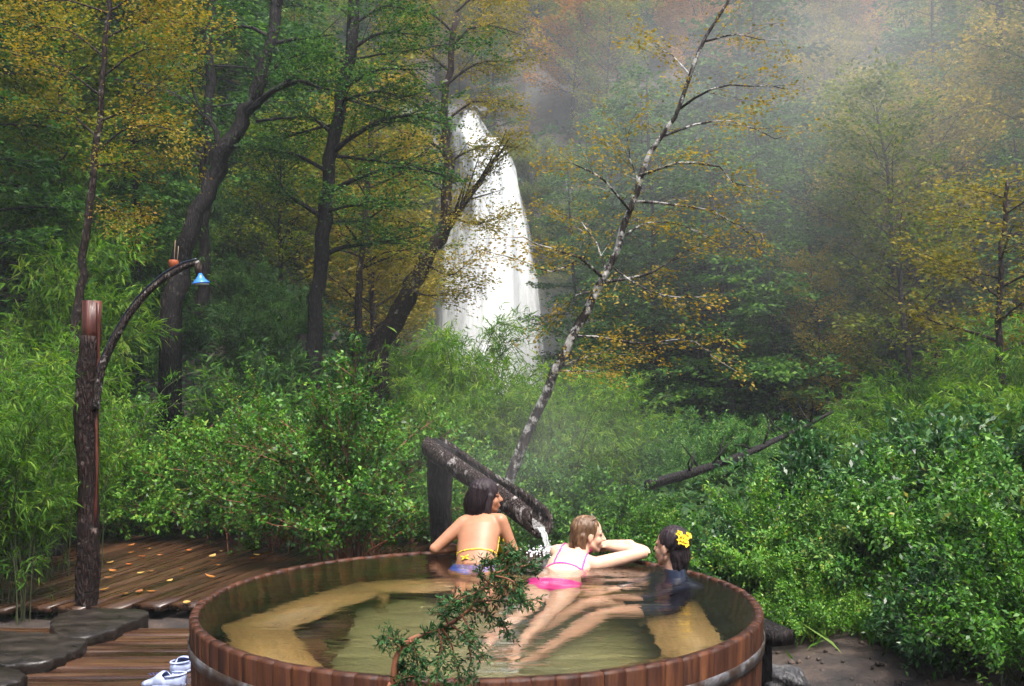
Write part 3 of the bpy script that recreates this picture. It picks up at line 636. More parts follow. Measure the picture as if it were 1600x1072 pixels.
hero('leaning_redbrown_tree', 561, [(590, 545, D), (615, 500, D), (648, 440, D), (680, 385, D), (696, 330, D), (700, 260, D), (696, 190, D), (702, 110, D), (712, 20, D)], .24, .05, [
    ([(676, 392, D), (715, 334, D), (750, 282, D), (782, 236, D)], .12), ([(688, 370, D), (650, 350, D), (600, 345, D)], .05), ([(696, 335, D), (740, 350, D - .5), (775, 340, D - .6)], .035), ([(698, 300, D), (660, 280, D), (620, 285, D)], .045),
    ([(700, 255, D), (735, 235, D), (790, 225, D)], .04), ([(699, 240, D), (660, 215, D - .4), (625, 205, D - .5)], .045), ([(696, 190, D), (740, 160, D), (800, 165, D)], .035), ([(697, 180, D), (655, 150, D), (610, 150, D)], .045),
    ([(700, 130, D), (745, 100, D), (800, 95, D)], .04), ([(702, 110, D), (660, 80, D), (610, 75, D)], .04), ([(706, 70, D), (750, 40, D), (810, 50, D)], .04), ([(708, 50, D), (670, 20, D), (620, 15, D)], .04), ([(712, 20, D), (750, -10, D), (800, -5, D)], .03),
    ([(665, 412, D), (700, 430, D - .6), (730, 412, D - .8)], .03), ([(640, 455, D), (672, 462, D - .6), (700, 455, D - .8)], .025), ([(680, 385, D), (640, 400, D - .5), (600, 410, D - .7)], .03)],
    'bark_mid', 'ochre', 'thick reddish brown leaning trunk with ochre leaves at the left edge of the waterfall',
    dens=95, leafL=.066, leafW=.040, spread=.28, flat=.35, n2=12, L2=(.85, .3), bump=.2, sides=12)

# right bank trees
RB = [('slim_ochre_tree', 571, [(1398, 600, 27), (1395, 520, 27), (1393, 420, 27), (1386, 330, 27), (1378, 250, 27), (1372, 180, 27)], .15, .03, 'bark_mid', 'ochre', 'straight slim trunk with broad ochre crown on the right bank', 24, 2.7),
      ('slim_ochre_tree', 581, [(1470, 610, 29), (1472, 500, 29), (1474, 400, 29), (1476, 290, 29), (1478, 210, 29)], .13, .03, 'bark_mid', 'ochre', 'slim trunk with thin orange yellow crown, one of a close pair', 20, 2.4),
      ('slim_rust_tree', 591, [(1492, 610, 30), (1494, 520, 30), (1500, 420, 30), (1508, 330, 30), (1512, 240, 30)], .13, .03, 'bark_mid', 'rust', 'slim trunk with rusty crown leaning away from its close neighbour', 18, 2.4),
      ('thin_dark_tree', 601, [(1578, 700, 17), (1566, 610, 17), (1560, 520, 17), (1562, 440, 17), (1570, 350, 17), (1574, 280, 17)], .085, .03, 'bark_mid', 'ochre', 'thin brown trunk rising out of the bamboo on the right bank', 14, 1.6),
      ('tall_grey_tree', 611, [(1552, 560, 36), (1556, 400, 36), (1556, 250, 36), (1560, 120, 36), (1562, 0, 36), (1562, -120, 36)], .26, .12, 'bark_dark', 'ochre', 'tall grey trunk with wide ochre branches high on the right', 26, 4.2),
      ('dark_forked_tree', 621, [(1040, 645, 27), (1050, 605, 27), (1062, 560, 27), (1070, 500, 27), (1076, 420, 27), (1080, 340, 27)], .20, .05, 'bark_dark', 'evergreen', 'dark crooked trunk with drooping green sprays at the gorge edge', 26, 3.0),
      ('dark_slim_tree', 631, [(1008, 620, 29), (1014, 570, 29), (1022, 530, 29), (1026, 470, 29), (1028, 400, 29)], .15, .04, 'bark_dark', 'evergreen', 'dark slim trunk with green sprays beside the crooked trunk at the gorge edge', 20, 2.4)]
for nm, sd, pts, r0, r1, wm, cm, lab, n, L in RB:
    lay = cm == 'evergreen'
    hero(nm, sd, pts, r0, r1, [], wm, cm, lab, auto=dict(t0=.34, n=n, L=L, elev=(-.05, .3) if lay else (.1, .6), prof='round', curve=-.12 if lay else -.03, r=.035),
         dens=52, leafL=.085, leafW=.048, spread=.28, flat=.14 if lay else .4, n2=10, L2=(.8, .3))

# ------------------------------------------------------------------ mid forest on the near left slope (dark backdrop)
r = random.Random(21)
for (px, d, k, sc) in [(-40, 19, 'evergreen', .9), (60, 22, 'evergreen', 1.0), (150, 25, 'evergreen', 1.0), (235, 23, 'olive', .8), (250, 30, 'evergreen', 1.1), (330, 26, 'evergreen', .9), (400, 30, 'evergreen', 1.0),
                       (470, 33, 'evergreen', .8), (560, 35, 'olive', .8), (620, 34, 'ochre', .62), (600, 25, 'ochre', .8), (690, 62, 'ochre', .9), (10, 29, 'olive', 1.0), (110, 33, 'evergreen', 1.1), (-90, 24, 'evergreen', 1.0), (560, 42, 'evergreen', 1.0), (480, 46, 'olive', 1.0), (600, 50, 'evergreen', .9), (380, 38, 'evergreen', 1.0), (440, 24, 'olive', .55), (-20, 15, 'evergreen', .62), (70, 17, 'olive', .6), (220, 18, 'evergreen', .55),
                       (1080, 25, 'evergreen', .72), (1150, 27, 'evergreen', .85), (1215, 25, 'evergreen', .75), (1120, 31, 'evergreen', 1.0), (1190, 32, 'evergreen', .9), (1270, 27, 'evergreen', .7), (1330, 30, 'evergreen', .75), (1420, 33, 'evergreen', .8), (1530, 26, 'evergreen', .6), (1620, 24, 'evergreen', .7), (1590, 30, 'ochre', .8), (1310, 24, 'ochre', .45)]:
    x = (px - 800) / FPX * d; forest_tree(k, x, d, sc * r.uniform(.93, 1.07), r)

# ------------------------------------------------------------------ bamboo and shrubs
BAM = [mk(*bamboo(700 + s, 2.6, 34, 1.1, 7500), 'bamboo') for s in range(3)]
BAMF = [mk(*bamboo(710 + s, 3.0, 30, 1.3, 5200, .20, .034, .012), 'bamboo') for s in range(3)]
r = random.Random(31)
def put_bam(px, d, sc, near, lab, grp=None, dz=0, zs=1.0, mat='bamboo'):
    x = (px - 800) / FPX * d; src = (BAM if near else BAMF)[r.randrange(3)]
    o = put_tree('bamboo_clump', src[0], src[1], M['stem_green'], M[mat], lab, grp, (x, d, Tz(x, d) - .05 + dz), r.uniform(0, 6.28), sc, 'bamboo')
    o.scale = (sc, sc, sc * zs)
    for ch in o.children: ch.name = 'stems' if ch.name.startswith('trunk') else 'foliage'
    return o
LB = 'arching bamboo clump with narrow bluish green leaves beside the shower post'
for px, d, s in [(10, 8.4, .82), (70, 9.6, .85), (-60, 9.4, 1.0), (95, 11, .95), (0, 11.5, 1.1)]: put_bam(px, d, s, True, LB, 'bamboo by the shower post')
LC = 'feathery bamboo clump bending over in front of the waterfall pool'
for px, d, s in [(772, 15.5, 1.0), (738, 16.5, 1.28), (850, 14, .80), (900, 15, .85), (700, 14.5, .8), (945, 16, .9), (815, 17, .75)]: put_bam(px, d, s, True, LC, 'bamboo in front of the waterfall')
LR = 'yellow green bamboo plume on the right bank below the ochre trees'
for px, d, s in [(1370, 14.5, .55), (1440, 14, .62), (1520, 13.5, .66), (1590, 13, .7), (1400, 18, .72), (1480, 18.5, .8), (1560, 18, .85), (1350, 20, .7), (1620, 16, .85), (1310, 17, .5), (1420, 22, .8), (1520, 23, .9), (1600, 21, 1.0)]: put_bam(px, d, s, False, LR, 'bamboo on the right bank')
LL = 'drooping bamboo thicket on the steep left slope'
for k in range(30):
    px = r.uniform(-60, 480); d_ = r.uniform(13, 24)
    if 140 < px < 420: d_ = r.uniform(18.5, 25)
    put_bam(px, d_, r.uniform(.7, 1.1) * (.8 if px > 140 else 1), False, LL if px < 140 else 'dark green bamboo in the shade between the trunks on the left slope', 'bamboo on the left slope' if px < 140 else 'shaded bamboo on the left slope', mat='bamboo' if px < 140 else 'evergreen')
LG = 'bamboo clump growing on the shaded gorge floor'
for k in range(20):
    px = r.choice([r.uniform(905, 1330), r.uniform(560, 700)]); put_bam(px, r.uniform(17, 29), r.uniform(.3, .5) if px > 800 else r.uniform(.5, .85), False, LG, 'bamboo on the gorge floor')

SHA = [mk(*shrub(800 + s, 1.25, 2.2, 46, 26, 20000, .046, .024, .010), 'fuchsia') for s in range(2)]
SHS = [mk(*shrub(810 + s, .95, 1.3, 32, 24, 11000, .050, .026, .007), 'shrub') for s in range(2)]
SHB = [mk(*shrub(820 + s, 1.15, 1.6, 44, 26, (15000, 19000, 11000)[s], (.066, .050, .090)[s], (.028, .026, .036)[s], .008, .06, .7), 'wet_shrub') for s in range(3)]
def put_shrub(src, px, d, sc, wm, cm, lab, grp=None, zs=1.0, name='shrub', dz=0):
    x = (px - 800) / FPX * d; w, c = src
    o = put_tree(name, w, c, M[wm], M[cm], lab, grp, (x, d, Tz(x, d) - .04 + dz), r.uniform(0, 6.28), sc, 'shrub')
    o.scale = (sc, sc, sc * zs)
    for ch in o.children: ch.name = 'stems' if ch.name.startswith('trunk') else 'foliage'
    return o
put_shrub(SHA[0], 555, 10.3, 1.08, 'stem_red', 'shrub_a', 'tallest bright green shrub with reddish stems behind the tub rim')
put_shrub(SHA[1], 440, 11.2, .92, 'stem_red', 'shrub_a', 'bright green shrub with reddish stems at the back edge of the deck')
LF = 'low leafy green shrub lining the back of the wooden deck'
for px, d, s in [(330, 12.0, 1.15), (255, 12.4, 1.2), (205, 12.2, 1.05), (370, 12.9, 1.3), (640, 11.5, 1.1), (160, 12.8, 1.2)]: put_shrub(SHS[r.randrange(2)], px, d, s, 'stem_red', 'shrub_a', LF, 'shrubs lining the deck')
LM = 'soft green shrub behind the bathers under the leaning tree'
for px, d, s in [(880, 9.6, .85), (950, 9.8, .75), (1010, 10.2, .6), (760, 10.5, .8), (720, 11.5, 1.0), (1060, 10.6, .55), (850, 12, .9)]: put_shrub(SHS[r.randrange(2)], px, d, s, 'stem_green', 'shrub_a', LM, 'shrubs behind the bathers')
LW = 'dense wet shrub with glossy leaves on the right of the tub'
for px, d, s in [(1118, 8.7, .50), (1200, 8.5, .72), (1320, 8.1, .66), (1425, 8.2, .88), (1550, 7.7, .68), (1660, 7.0, .90), (1280, 9.6, .90), (1400, 9.8, .78), (1515, 9.4, 1.0), (1630, 9.0, .84), (1150, 10.2, .48), (1490, 6.7, .52), (1600, 6.2, .70), (1245, 7.5, .42), (1450, 11.0, .95)]:
    kk = r.randrange(3); put_shrub(SHB[kk], px, d, s, 'stem_green', ['shrub_b', 'shrub_a', 'shrub_c'][kk], ['dense wet shrub with narrow glossy leaves on the right of the tub', 'yellow green small-leaved shrub among the wet shrubs right of the tub', 'large-leaved glossy shrub among the wet shrubs right of the tub'][kk], ['narrow-leaved', 'small-leaved', 'large-leaved'][kk] + ' shrubs right of the tub')
LD = 'dark shrub in the shade of the gorge beyond the fallen log'
for k in range(14):
    put_shrub(SHB[r.randrange(3)], r.uniform(980, 1330), r.uniform(12.5, 22), r.uniform(.45, .8), 'stem_green', 'shrub_b', LD, 'shrubs on the gorge floor')
LS = 'green shrub clinging to the left slope among the tree trunks'
for k in range(16):
    put_shrub(SHB[r.randrange(3)], r.uniform(150, 640), r.uniform(15, 27), r.uniform(.7, 1.1), 'stem_green', 'evergreen', LS, 'shrubs on the left slope')

# plants clinging to the wet cliff beside the fall
for px, py, sc_ in [(832, 300, 1.5), (852, 370, 1.7), (872, 440, 1.8), (868, 260, 1.6), (900, 340, 1.9), (905, 420, 2.0), (668, 360, 1.6), (655, 290, 1.7), (812, 250, 1.2)]:
    src = SHB[r.randrange(3)]; q = P(px, py, 54.6)
    o = put_tree('shrub', src[0], src[1], M['stem_green'], M['olive' if px % 4 == 0 else 'shrub_b'], 'misty green bush clinging to the wet cliff beside the waterfall', 'bushes on the waterfall cliff', (q.x, q.y, q.z - sc_ * .8), r.uniform(0, 6.28), sc_, 'shrub')
    for ch in o.children: ch.name = 'stems' if ch.name.startswith('trunk') else 'foliage'
for k in range(26):
    x = r.choice([r.uniform(3.2, 13), r.uniform(-14, -5.2)]); y = 53.2 + r.uniform(0, 6)
    src = SHB[r.randrange(3)]; sc_ = r.uniform(1.3, 2.1)
    o = put_tree('shrub', src[0], src[1], M['stem_green'], M['shrub_b' if k % 3 else 'olive'], 'misty green bush clinging to the wet cliff beside the waterfall', 'bushes on the waterfall cliff', (x, y, Tz(x, y) - .1), r.uniform(0, 6.28), sc_, 'shrub')
    for ch in o.children: ch.name = 'stems' if ch.name.startswith('trunk') else 'foliage'

# ------------------------------------------------------------------ ground cover (uncountable)
g_ = np.random.default_rng(77); N = 90000
dep = 10.5 * (62 / 10.5) ** g_.uniform(0, 1, N); ax = g_.uniform(-.60, .60, N) * dep; dep = dep + g_.normal(0, .4, N)
ok = ~((ax > -5.2) & (ax < 4.5) & (dep < 12.0)); ax = ax[ok]; dep = dep[ok]; N = len(ax)
hh = np.clip(.25 + .22 * wob(ax, dep, 1.3, .4), 0.04, 1) * g_.uniform(0, 1, N) * (0.5 + dep / 28)
c = np.stack([ax, dep, T(ax, dep) + hh], -1); sz = (.045 + .0042 * dep) * g_.uniform(.6, 1.3, N)
gc = MB(); gc.leaves(c, g_.normal(0, 1, (N, 3)) * [1, 1, .5], g_.normal(0, .5, (N, 3)) + [0, -.3, .7], sz * 1.6, sz * .8, tint=np.clip(.4 + .16 * wob(ax, dep, .5, 1.9) + g_.normal(0, .15, N), 0, 1))
tag(gc.build('ground_cover', M['cover']), 'low leafy undergrowth covering the forest floor and slopes', 'undergrowth', kind='stuff')

# ------------------------------------------------------------------ deck, boardwalk, slabs
def plank_mesh(w, l, t, seed, ends=0.0):
    """plank along local y with slightly uneven edges and eased top corners"""
    g = np.random.default_rng(seed); n = 10; V = []; q = []
    off = np.cumsum(g.normal(0, .0035, (n + 1, 2)), 0); zz = g.normal(0, .003, n + 1)
    for i in range(n + 1):
        y = -l / 2 + l * i / n; a = -w / 2 + off[i, 0]; b = w / 2 + off[i, 1]; e = .008
        V += [(a, y, -t), (a, y, zz[i] - e), (a + e, y, zz[i]), (b - e, y, zz[i]), (b, y, zz[i] - e), (b, y, -t)]
    for i in range(n):
        for j in range(6): k = (j + 1) % 6; q.append([i * 6 + j, i * 6 + k, i * 6 + 6 + k, i * 6 + 6 + j][::-1])
    mb = MB(); mb.add(V, [q, [[0, 1, 2, 3, 4, 5], [n * 6 + 5 - j for j in range(6)]]]); return mb.mesh('plank')
r = random.Random(41)
deck = empty('deck', (-3.6, 9.6, 0), radians(-14)); tag(deck, 'dark wet timber deck strewn with fallen leaves', kind='structure')
for i in range(15):
    w = .285; x = -2.1 + i * .295; me = plank_mesh(w, 3.9 + r.uniform(-.12, .12), .05, 900 + i)
    y0 = .42 + (0.30 * max(0, i - 4)) * .25
    o = link('plank', me, M['plank'], deck); o.location = (x, y0 - .05, r.uniform(-.004, .004))
walk = empty('boardwalk', (-2.55, 6.2, -.085)); tag(walk, 'lower boardwalk of wet brown planks beside the tub', kind='structure')
for i in range(19):
    me = plank_mesh(.215, 3.6 + r.uniform(-.15, .15), .05, 940 + i)
    o = link('plank', me, M['plank'], walk); o.location = (-.15, -2.35 + i * .22, r.uniform(-.004, .004)); o.rotation_euler = (0, 0, radians(90 + r.uniform(-.5, .5)))

def slab(name, pts, z0, z1, lab, seed):
    g = np.random.default_rng(seed); c0 = np.mean([[p[0], p[1]] for p in pts], 0)
    loop = spline(list(pts) + [pts[0]], 41)[:-1]; loop[:, :2] += g.normal(0, .012, (40, 2)); n = 40
    V = []; F = []
    for (s_, z) in ((1.0, z0), (1.003, z1 - .02), (.995, z1 - .006), (.97, z1), (.5, z1 + .003)):
        for k in range(n): V.append((c0[0] + (loop[k, 0] - c0[0]) * s_ - c0[0], c0[1] + (loop[k, 1] - c0[1]) * s_ - c0[1], z + (g.normal(0, .003) if z > z0 else 0)))
    for a in range(4):
        for k in range(n): k2 = (k + 1) % n; F.append([a * n + k, a * n + k2, a * n + n + k2, a * n + n + k])
    mb = MB(); mb.add(V, [F, [[4 * n + k for k in range(n)]], [[n - 1 - k for k in range(n)]]])
    o = mb.build(name, M['slab'], None, False); o.location = (c0[0], c0[1], 0); return tag(o, lab, 'slab')
def gp(px, py, z=0.0):
    """where the sight line through a photo pixel meets height z"""
    q = P(px, py, 1.0); k = (z - CAMZ) / (q.z - CAMZ); return (q.x * k, q.y * k, z)
slab('slab_step', [gp(*q, .02) for q in ((150, 944), (232, 950), (190, 972), (128, 990), (85, 980), (90, 955))], -.14, -.005, 'dark live-edged slab step touching the deck corner', 1)
slab('slab_step', [gp(*q, .02) for q in ((20, 978), (132, 990), (95, 1018), (30, 1030), (-60, 1025), (-50, 985))], -.14, -.01, 'dark live-edged slab step, the broad middle one of the three', 2)
slab('slab_step', [gp(*q, .02) for q in ((-70, 1024), (8, 1034), (38, 1048), (5, 1066), (-80, 1080), (-100, 1045))], -.14, -.01, 'smaller dark slab step at the low end of the row', 3)

# log lying behind the deck, grass tufts
def log_obj(name, a, b, r0, r1, mat, lab, cat, seed, sag=0.0, n=16, stubs=0):
    a = np.array(a, float); b = np.array(b, float); q = np.linspace(0, 1, n)[:, None]; g = np.random.default_rng(seed)
    p = a + (b - a) * q; p[:, 2] -= sag * np.sin(pi * q[:, 0]); p += np.cumsum(g.normal(0, r0 * .05, p.shape), 0)
    mb = MB(); mb.tube(p - a, np.linspace(r0, r1, n), 12, .12, seed)
    for k in range(stubs):
        i = g.integers(3, n - 3); d = nrm(g.normal(0, 1, 3) * [.6, .6, .4] + [0, 0, .8]); mb.tube(np.array([p[i] - a, p[i] - a + d * .22, p[i] - a + d * .4 + g.normal(0, .05, 3)]), [r0 * .3, r0 * .2, r0 * .08], 5)
    o = mb.build(name, mat, None, True); o.location = a; return tag(o, lab, cat)
log_obj('log', (-7.2, 10.3, .02), (-4.75, 10.75, .06), .17, .14, M['bark_dark'], 'dark wet log lying on the ground behind the slab steps', 'log', 5, stubs=2)
fl0, fl1 = P(1012, 757, 11.5), P(1300, 645, 14.5)
log_obj('fallen_log', fl0, fl1, .062, .022, M['bark_dark'], 'long thin fallen trunk slanting up through the shrubs on the right', 'log', 6, .1, 22, 12)
for px, d, h, w in ((404, 20, .75, .11), (430, 20.4, .6, .10), (471, 19, .55, .12)):
    x = (px - 800) / FPX * d; z = Tz(x, d); mb = MB(); zt = P(px, 522, d).z - z
    mb.tube([(0, 0, -.2), (0, .01, zt * .5), (.02, 0, zt)], [w * 1.15, w, w * .95], 10, .12, int(px))
    o = mb.build('tree_stump', M['bark_dark'], None, True); o.location = (x, d, z); tag(o, 'dark broken stump standing on the left slope behind the bright shrub', 'stump', 'stumps on the left slope')

def blades(n, cx, cy, sx, sy, L, seed, dz=0):
    g = np.random.default_rng(seed); x = g.normal(0, sx, n); y = g.normal(0, sy, n); mb = MB()
    c = np.stack([x, y, T(x + cx, y + cy) + dz], -1); d = g.normal(0, .55, (n, 3)) * [1, 1, 0] + [0, 0, .9]
    mb.leaves(c, d, g.normal(0, 1, (n, 3)), L * g.uniform(.5, 1.3, n), L * .075, droop=.35, tint=g.uniform(0, 1, n), mid=.3); return mb
for (px, py, sx, sy, n, L, lab) in [(75, 925, .26, .30, 1500, .13, 'patch of short bright grass beside the slab steps'), (40, 845, .45, .25, 1400, .30, 'long grass clump in front of the bamboo by the dark log'),
                                    (1255, 985, .22, .22, 500, .26, 'grass tuft at the foot of the wet shrubs next to the tub'), (1395, 1012, .12, .12, 700, .30, 'bright arching grass tuft at the edge of the bare soil')]:
    x, y, z = gp(px, py + 12, -.12); o = blades(n, x, y, sx, sy, L, int(px)).build('grass_patch', M['grass']); o.location = (x, y, 0); tag(o, lab, 'grass', kind='stuff')

# fallen leaves on the deck
r = random.Random(51)
lmb = MB(); V = []
for i_ in range(6):
    t = i_ / 5; hw = .025 * (math.sin(pi * (t * .94 + .03)) ** .8) * (1.1 - .4 * t)
    for sg in (-1, 0, 1): V.append((-.035 + .07 * t, hw * sg, .010 * abs(sg) * hw / .025 + .012 * (t - .4) ** 2 * 4))
lmb.add(V, [[[i_ * 3 + j, i_ * 3 + j + 1, i_ * 3 + 4 + j, i_ * 3 + 3 + j] for i_ in range(5) for j in range(2)]]); LEAFM = lmb.mesh('fallen_leaf'); LEAFM.materials.append(M['deadleaf'])
spots = [(205, 853), (235, 858), (222, 870), (205, 864), (250, 868), (172, 880), (202, 883), (176, 893), (170, 904), (236, 893), (220, 896), (285, 889), (265, 908), (195, 929), (218, 926), (236, 925), (292, 943), (163, 922), (346, 862), (332, 870), (400, 868), (395, 873), (340, 884), (328, 902), (294, 861), (55, 885), (68, 896), (98, 891), (110, 882), (56, 907), (78, 917), (24, 900)]
for k, (px, py) in enumerate(spots):
    x, y, z = gp(px, py, .012 if px > 150 else -.07)
    o = bpy.data.objects.new('fallen_leaf', LEAFM); COL.objects.link(o); o.location = (x, y, z); o.rotation_euler = (r.uniform(-.1, .1), r.uniform(-.1, .1), r.uniform(0, 6.28)); s_ = r.uniform(.7, 1.5); o.scale = (s_, s_, s_)
    tag(o, 'small curled autumn leaf fallen on the wet ground near the shower post', 'leaf', 'leaves fallen around the deck')

# clogs
def clog(name, loc, rz, lab, tilt=0):
    root = empty(name, loc, rz); root.rotation_euler[1] = tilt; tag(root, lab, 'shoe', 'pair of clogs beside the tub')
    n = 24; st = 15; V = []; F = []
    prof = lambda t: (.030 + .022 * sin(pi * min(1, t * 1.05)) + .012 * t)            # half width, heel to toe
    for i in range(st):
        t = i / (st - 1); x = -.13 + .27 * t; w = prof(t) * (math.sqrt(max(0.02, 1 - ((t - .5) / .53) ** 6)))
        top = .055 + .03 * math.exp(-((t - .55) / .16) ** 2) - .035 * max(0, t - .6) / .4 * 1.0
        if t < .45: top = .058 + .02 * (1 - t / .45)
        for k in range(n):
            a = 2 * pi * k / n; cz = sin(a); cx = cos(a)
            z = top * .5 + top * .5 * np.sign(cz) * abs(cz) ** .7; V.append((x, w * np.sign(cx) * abs(cx) ** .75, z))
    for i in range(st - 1):
        for k in range(n):
            t = (i + .5) / (st - 1); a = 2 * pi * (k + .5) / n
            if t < .50 and sin(a) > .62 and t > .06: continue                       # foot opening
            k2 = (k + 1) % n; F.append([i * n + k, (i + 1) * n + k, (i + 1) * n + k2, i * n + k2])
    mb = MB(); mb.add(V, [F, [list(range(n))], [[(st - 1) * n + n - 1 - k for k in range(n)]]])
    up = mb.build('upper', M['clog'], root, True); so = up.modifiers.new('thick', 'SOLIDIFY'); so.thickness = .006; so.offset = -1
    ins = MB(); ins.box((-.045, 0, .022), (.075, .034, .004)); ins.build('insole', M['clogin'], root)
    so2 = MB()
    for i in range(st): pass
    ring = []
    for k in range(28):
        a = 2 * pi * k / 28; x = .005 + .142 * cos(a); t = (x + .13) / .27; ring.append((x, (prof(np.clip(t, 0, 1)) + .008) * np.sign(sin(a)) * abs(sin(a)) ** .8))
    so2.add([(x, y, z) for z in (0.0, .018) for x, y in ring], [[[k, (k + 1) % 28, 28 + (k + 1) % 28, 28 + k] for k in range(28)], [list(range(28))[::-1]], [list(range(28, 56))]])
    so2.build('sole', M['clog'], root, False)
    st2 = MB(); pts = [(-.02 - .115 * sin(a), .055 * cos(a), .07 + .012 * sin(a)) for a in np.linspace(0, pi, 11)]; st2.tube(pts, .007, 6); st2.build('heel_strap', M['clog'], root, True)
    for q in range(7):
        h = MB(); hx = .045 + .022 * (q % 4); hy = (-.022 if q < 4 else .016); h.ball((hx, hy, .076 - .13 * (hx - .045)), (.006, .006, .005), 8, 5); h.build('vent_hole', M['clogin'], root, True)
    return root
x, y, z = gp(287, 1047, -.08); clog('clog', (x, y, -.082), radians(78), 'white and blue clog with its open heel towards the tub side walkway')
x, y, z = gp(258, 1071, -.08); clog('clog', (x, y, -.082), radians(176), 'white and blue clog lying sideways with vent holes showing')

# ------------------------------------------------------------------ shower post
D = 8.35; bx, by = P(140, 940, D).x, D
sh = empty('outdoor_shower', (bx, by, 0)); tag(sh, 'rustic outdoor shower on a bark-covered log post with curved branch arm', 'shower')
def rel(q, o=sh): return np.array(q, float) - np.array(o.location)
topz = P(140, 470, D).z; b1 = P(140, 525, D).z
mb = MB(); n = 30; zz = np.linspace(-.1, b1, n); g_ = np.random.default_rng(3)
mb.tube(np.stack([.012 * np.sin(zz * 3), .01 * np.cos(zz * 2), zz], -1), .088 + .008 * np.sin(zz * 5) + g_.normal(0, .004, n), 18, .09, 4); mb.build('post', M['bark_post'], sh, True)
mb = MB(); mb.tube([(.012, 0, b1 - .06), (.012, 0, b1 + .05), (.012, 0, topz)], [.074, .076, .074], 16, .14, 5); mb.build('bare_top', M['redwood'], sh, True)
mb = MB(); zs_ = np.linspace(.65, topz - .02, 14); mb.tube(np.stack([.088 + .006 * np.sin(zs_ * 7), -.045 + 0 * zs_, zs_], -1), .011 + .006 * np.sin(zs_ * 9) ** 2, 6, .25, 6); mb.build('bare_strip', M['redwood'], sh, True)
arm = spline([rel(P(*q)) for q in ((150, 640, D - .08), (158, 578, D - .1), (185, 520, D - .12), (215, 475, D - .15), (250, 440, D - .18), (285, 418, D - .2), (312, 410, D - .22))], 26)
mb = MB(); mb.tube(arm, np.linspace(.036, .020, 26), 10, .16, 7); arm_o = mb.build('branch_arm', M['bark_spout'], sh, True)
hs = arm + np.array([-.020, -.01, .026]); mb = MB(); mb.tube(hs[3:], .009, 7, 0, 8); ho = mb.build('hose', M['hose'], arm_o, True)
e = rel(P(310, 412, D - .22)); mb = MB(); mb.tube([e + [0, 0, .0], e + [.0, 0, -.06], e + [.012, 0, -.115]], [.030, .028, .022], 10, .03, 9); mb.build('head_pipe', M['bark_mid'], sh, True)
mb = MB(); hd = e + np.array([.018, -.01, -.115]); mb.tube([hd + [0, 0, .035], hd + [.002, 0, .01], hd + [.004, 0, -.020], hd + [.007, 0, -.042], hd + [.008, 0, -.050]], [.014, .024, .046, .070, .073], 20, 0, 10); shd = mb.build('shower_head', M['blue'], sh, True)
mb = MB(); mb.tube([hd + [.008, 0, -.0505], hd + [.008, 0, -.056]], [.067, .062], 18); mb.build('spray_plate', M['whiteen'], shd, True)
# small clay pot standing on the arm with two thin reeds
q0 = P(271, 424, D - .17) + Vector((0, 0, .075)); fd = empty('clay_pot', q0 - Vector((0, 0, .018))); fd.scale = (.72, .72, .8); tag(fd, 'small orange clay pot with two thin reeds standing on the shower arm', 'pot')
mb = MB(); V = []
for i_, (rr, z) in enumerate(((.050, .045), (.056, .03), (.055, .005), (.048, -.02), (.036, -.045), (.022, -.058))):
    for k in range(14): V.append((rr * cos(2 * pi * k / 14), rr * sin(2 * pi * k / 14), z))
mb.add(V, [[[i_ * 14 + k, i_ * 14 + (k + 1) % 14, i_ * 14 + 14 + (k + 1) % 14, i_ * 14 + 14 + k] for i_ in range(5) for k in range(14)], [[5 * 14 + k for k in range(14)]]]); mb.build('bowl', M['orange'], fd, True)
for sx, hz in ((.01, .25), (.048, .19)):
    mb = MB(); mb.tube([(sx * .6, 0, -.04), (sx, .0, hz * .5), (sx + .006, .0, hz)], .0035, 5); mb.build('reed', M['cord'], fd, True)

# ------------------------------------------------------------------ wooden tub
TC = (-.17, 5.2); RO, RI, RIMZ, WZ = 1.43, 1.385, .75, .742
TZ = -.36
tub = empty('wooden_tub', (TC[0], TC[1], TZ)); tag(tub, 'large round wooden hot tub of upright staves brimming with clear water', 'hot tub')
NS = 92; ha = pi / NS
def stave_mesh(seed):
    g = np.random.default_rng(seed); V = []; rows = []
    H = RIMZ - TZ
    for z, ro, ri, e in ((0, 1.375, 1.335, 0), (H * .5, 1.405, 1.36, 0), (H - .012, RO, RI, 0), (H, RO - .007, RI + .005, .0004)):
        h = ha - .0002 - e / RO; c = .0016 / RO
        row = []
        for (a, q) in ((-h, ri), (h, ri), (h, ro - .002), (h - c, ro), (0, ro), (-h + c, ro), (-h, ro - .002)):
            row.append(len(V)); V.append((q * cos(a), q * sin(a), z + g.normal(0, .0008)))
        rows.append(row)
    F = []
    for a, b in zip(rows[:-1], rows[1:]):
        for j in range(7): k = (j + 1) % 7; F.append([a[j], a[k], b[k], b[j]])
    mb = MB(); mb.add(V, [F, [rows[0][::-1]], [rows[-1]]]); return mb.mesh('stave')
SM = [stave_mesh(s) for s in range(5)]
r = random.Random(61)
for k in range(NS):
    o = link('stave', SM[k % 5], M['stave'], tub); o.rotation_euler = (0, 0, 2 * ha * k); o.location = (0, 0, r.uniform(-.0012, .0012))
for zc, rr in ((.975, 1.4255), (.42, 1.400)):
    mb = MB(); V = []; n = 120
    for (dr, dz) in ((.002, -.026), (.0085, -.026), (.0095, .0), (.0085, .026), (.002, .026)):
        for k in range(n):
            a = 2 * pi * k / n; q = rr + dr + dz * .05; V.append((q * cos(a), q * sin(a), zc + dz + .002 * sin(a * 7)))
    mb.add(V, [[[j * n + k, j * n + (k + 1) % n, (j + 1) * n + (k + 1) % n, (j + 1) * n + k] for j in range(4) for k in range(n)]]); mb.build('hoop', M['steel'], tub, True)
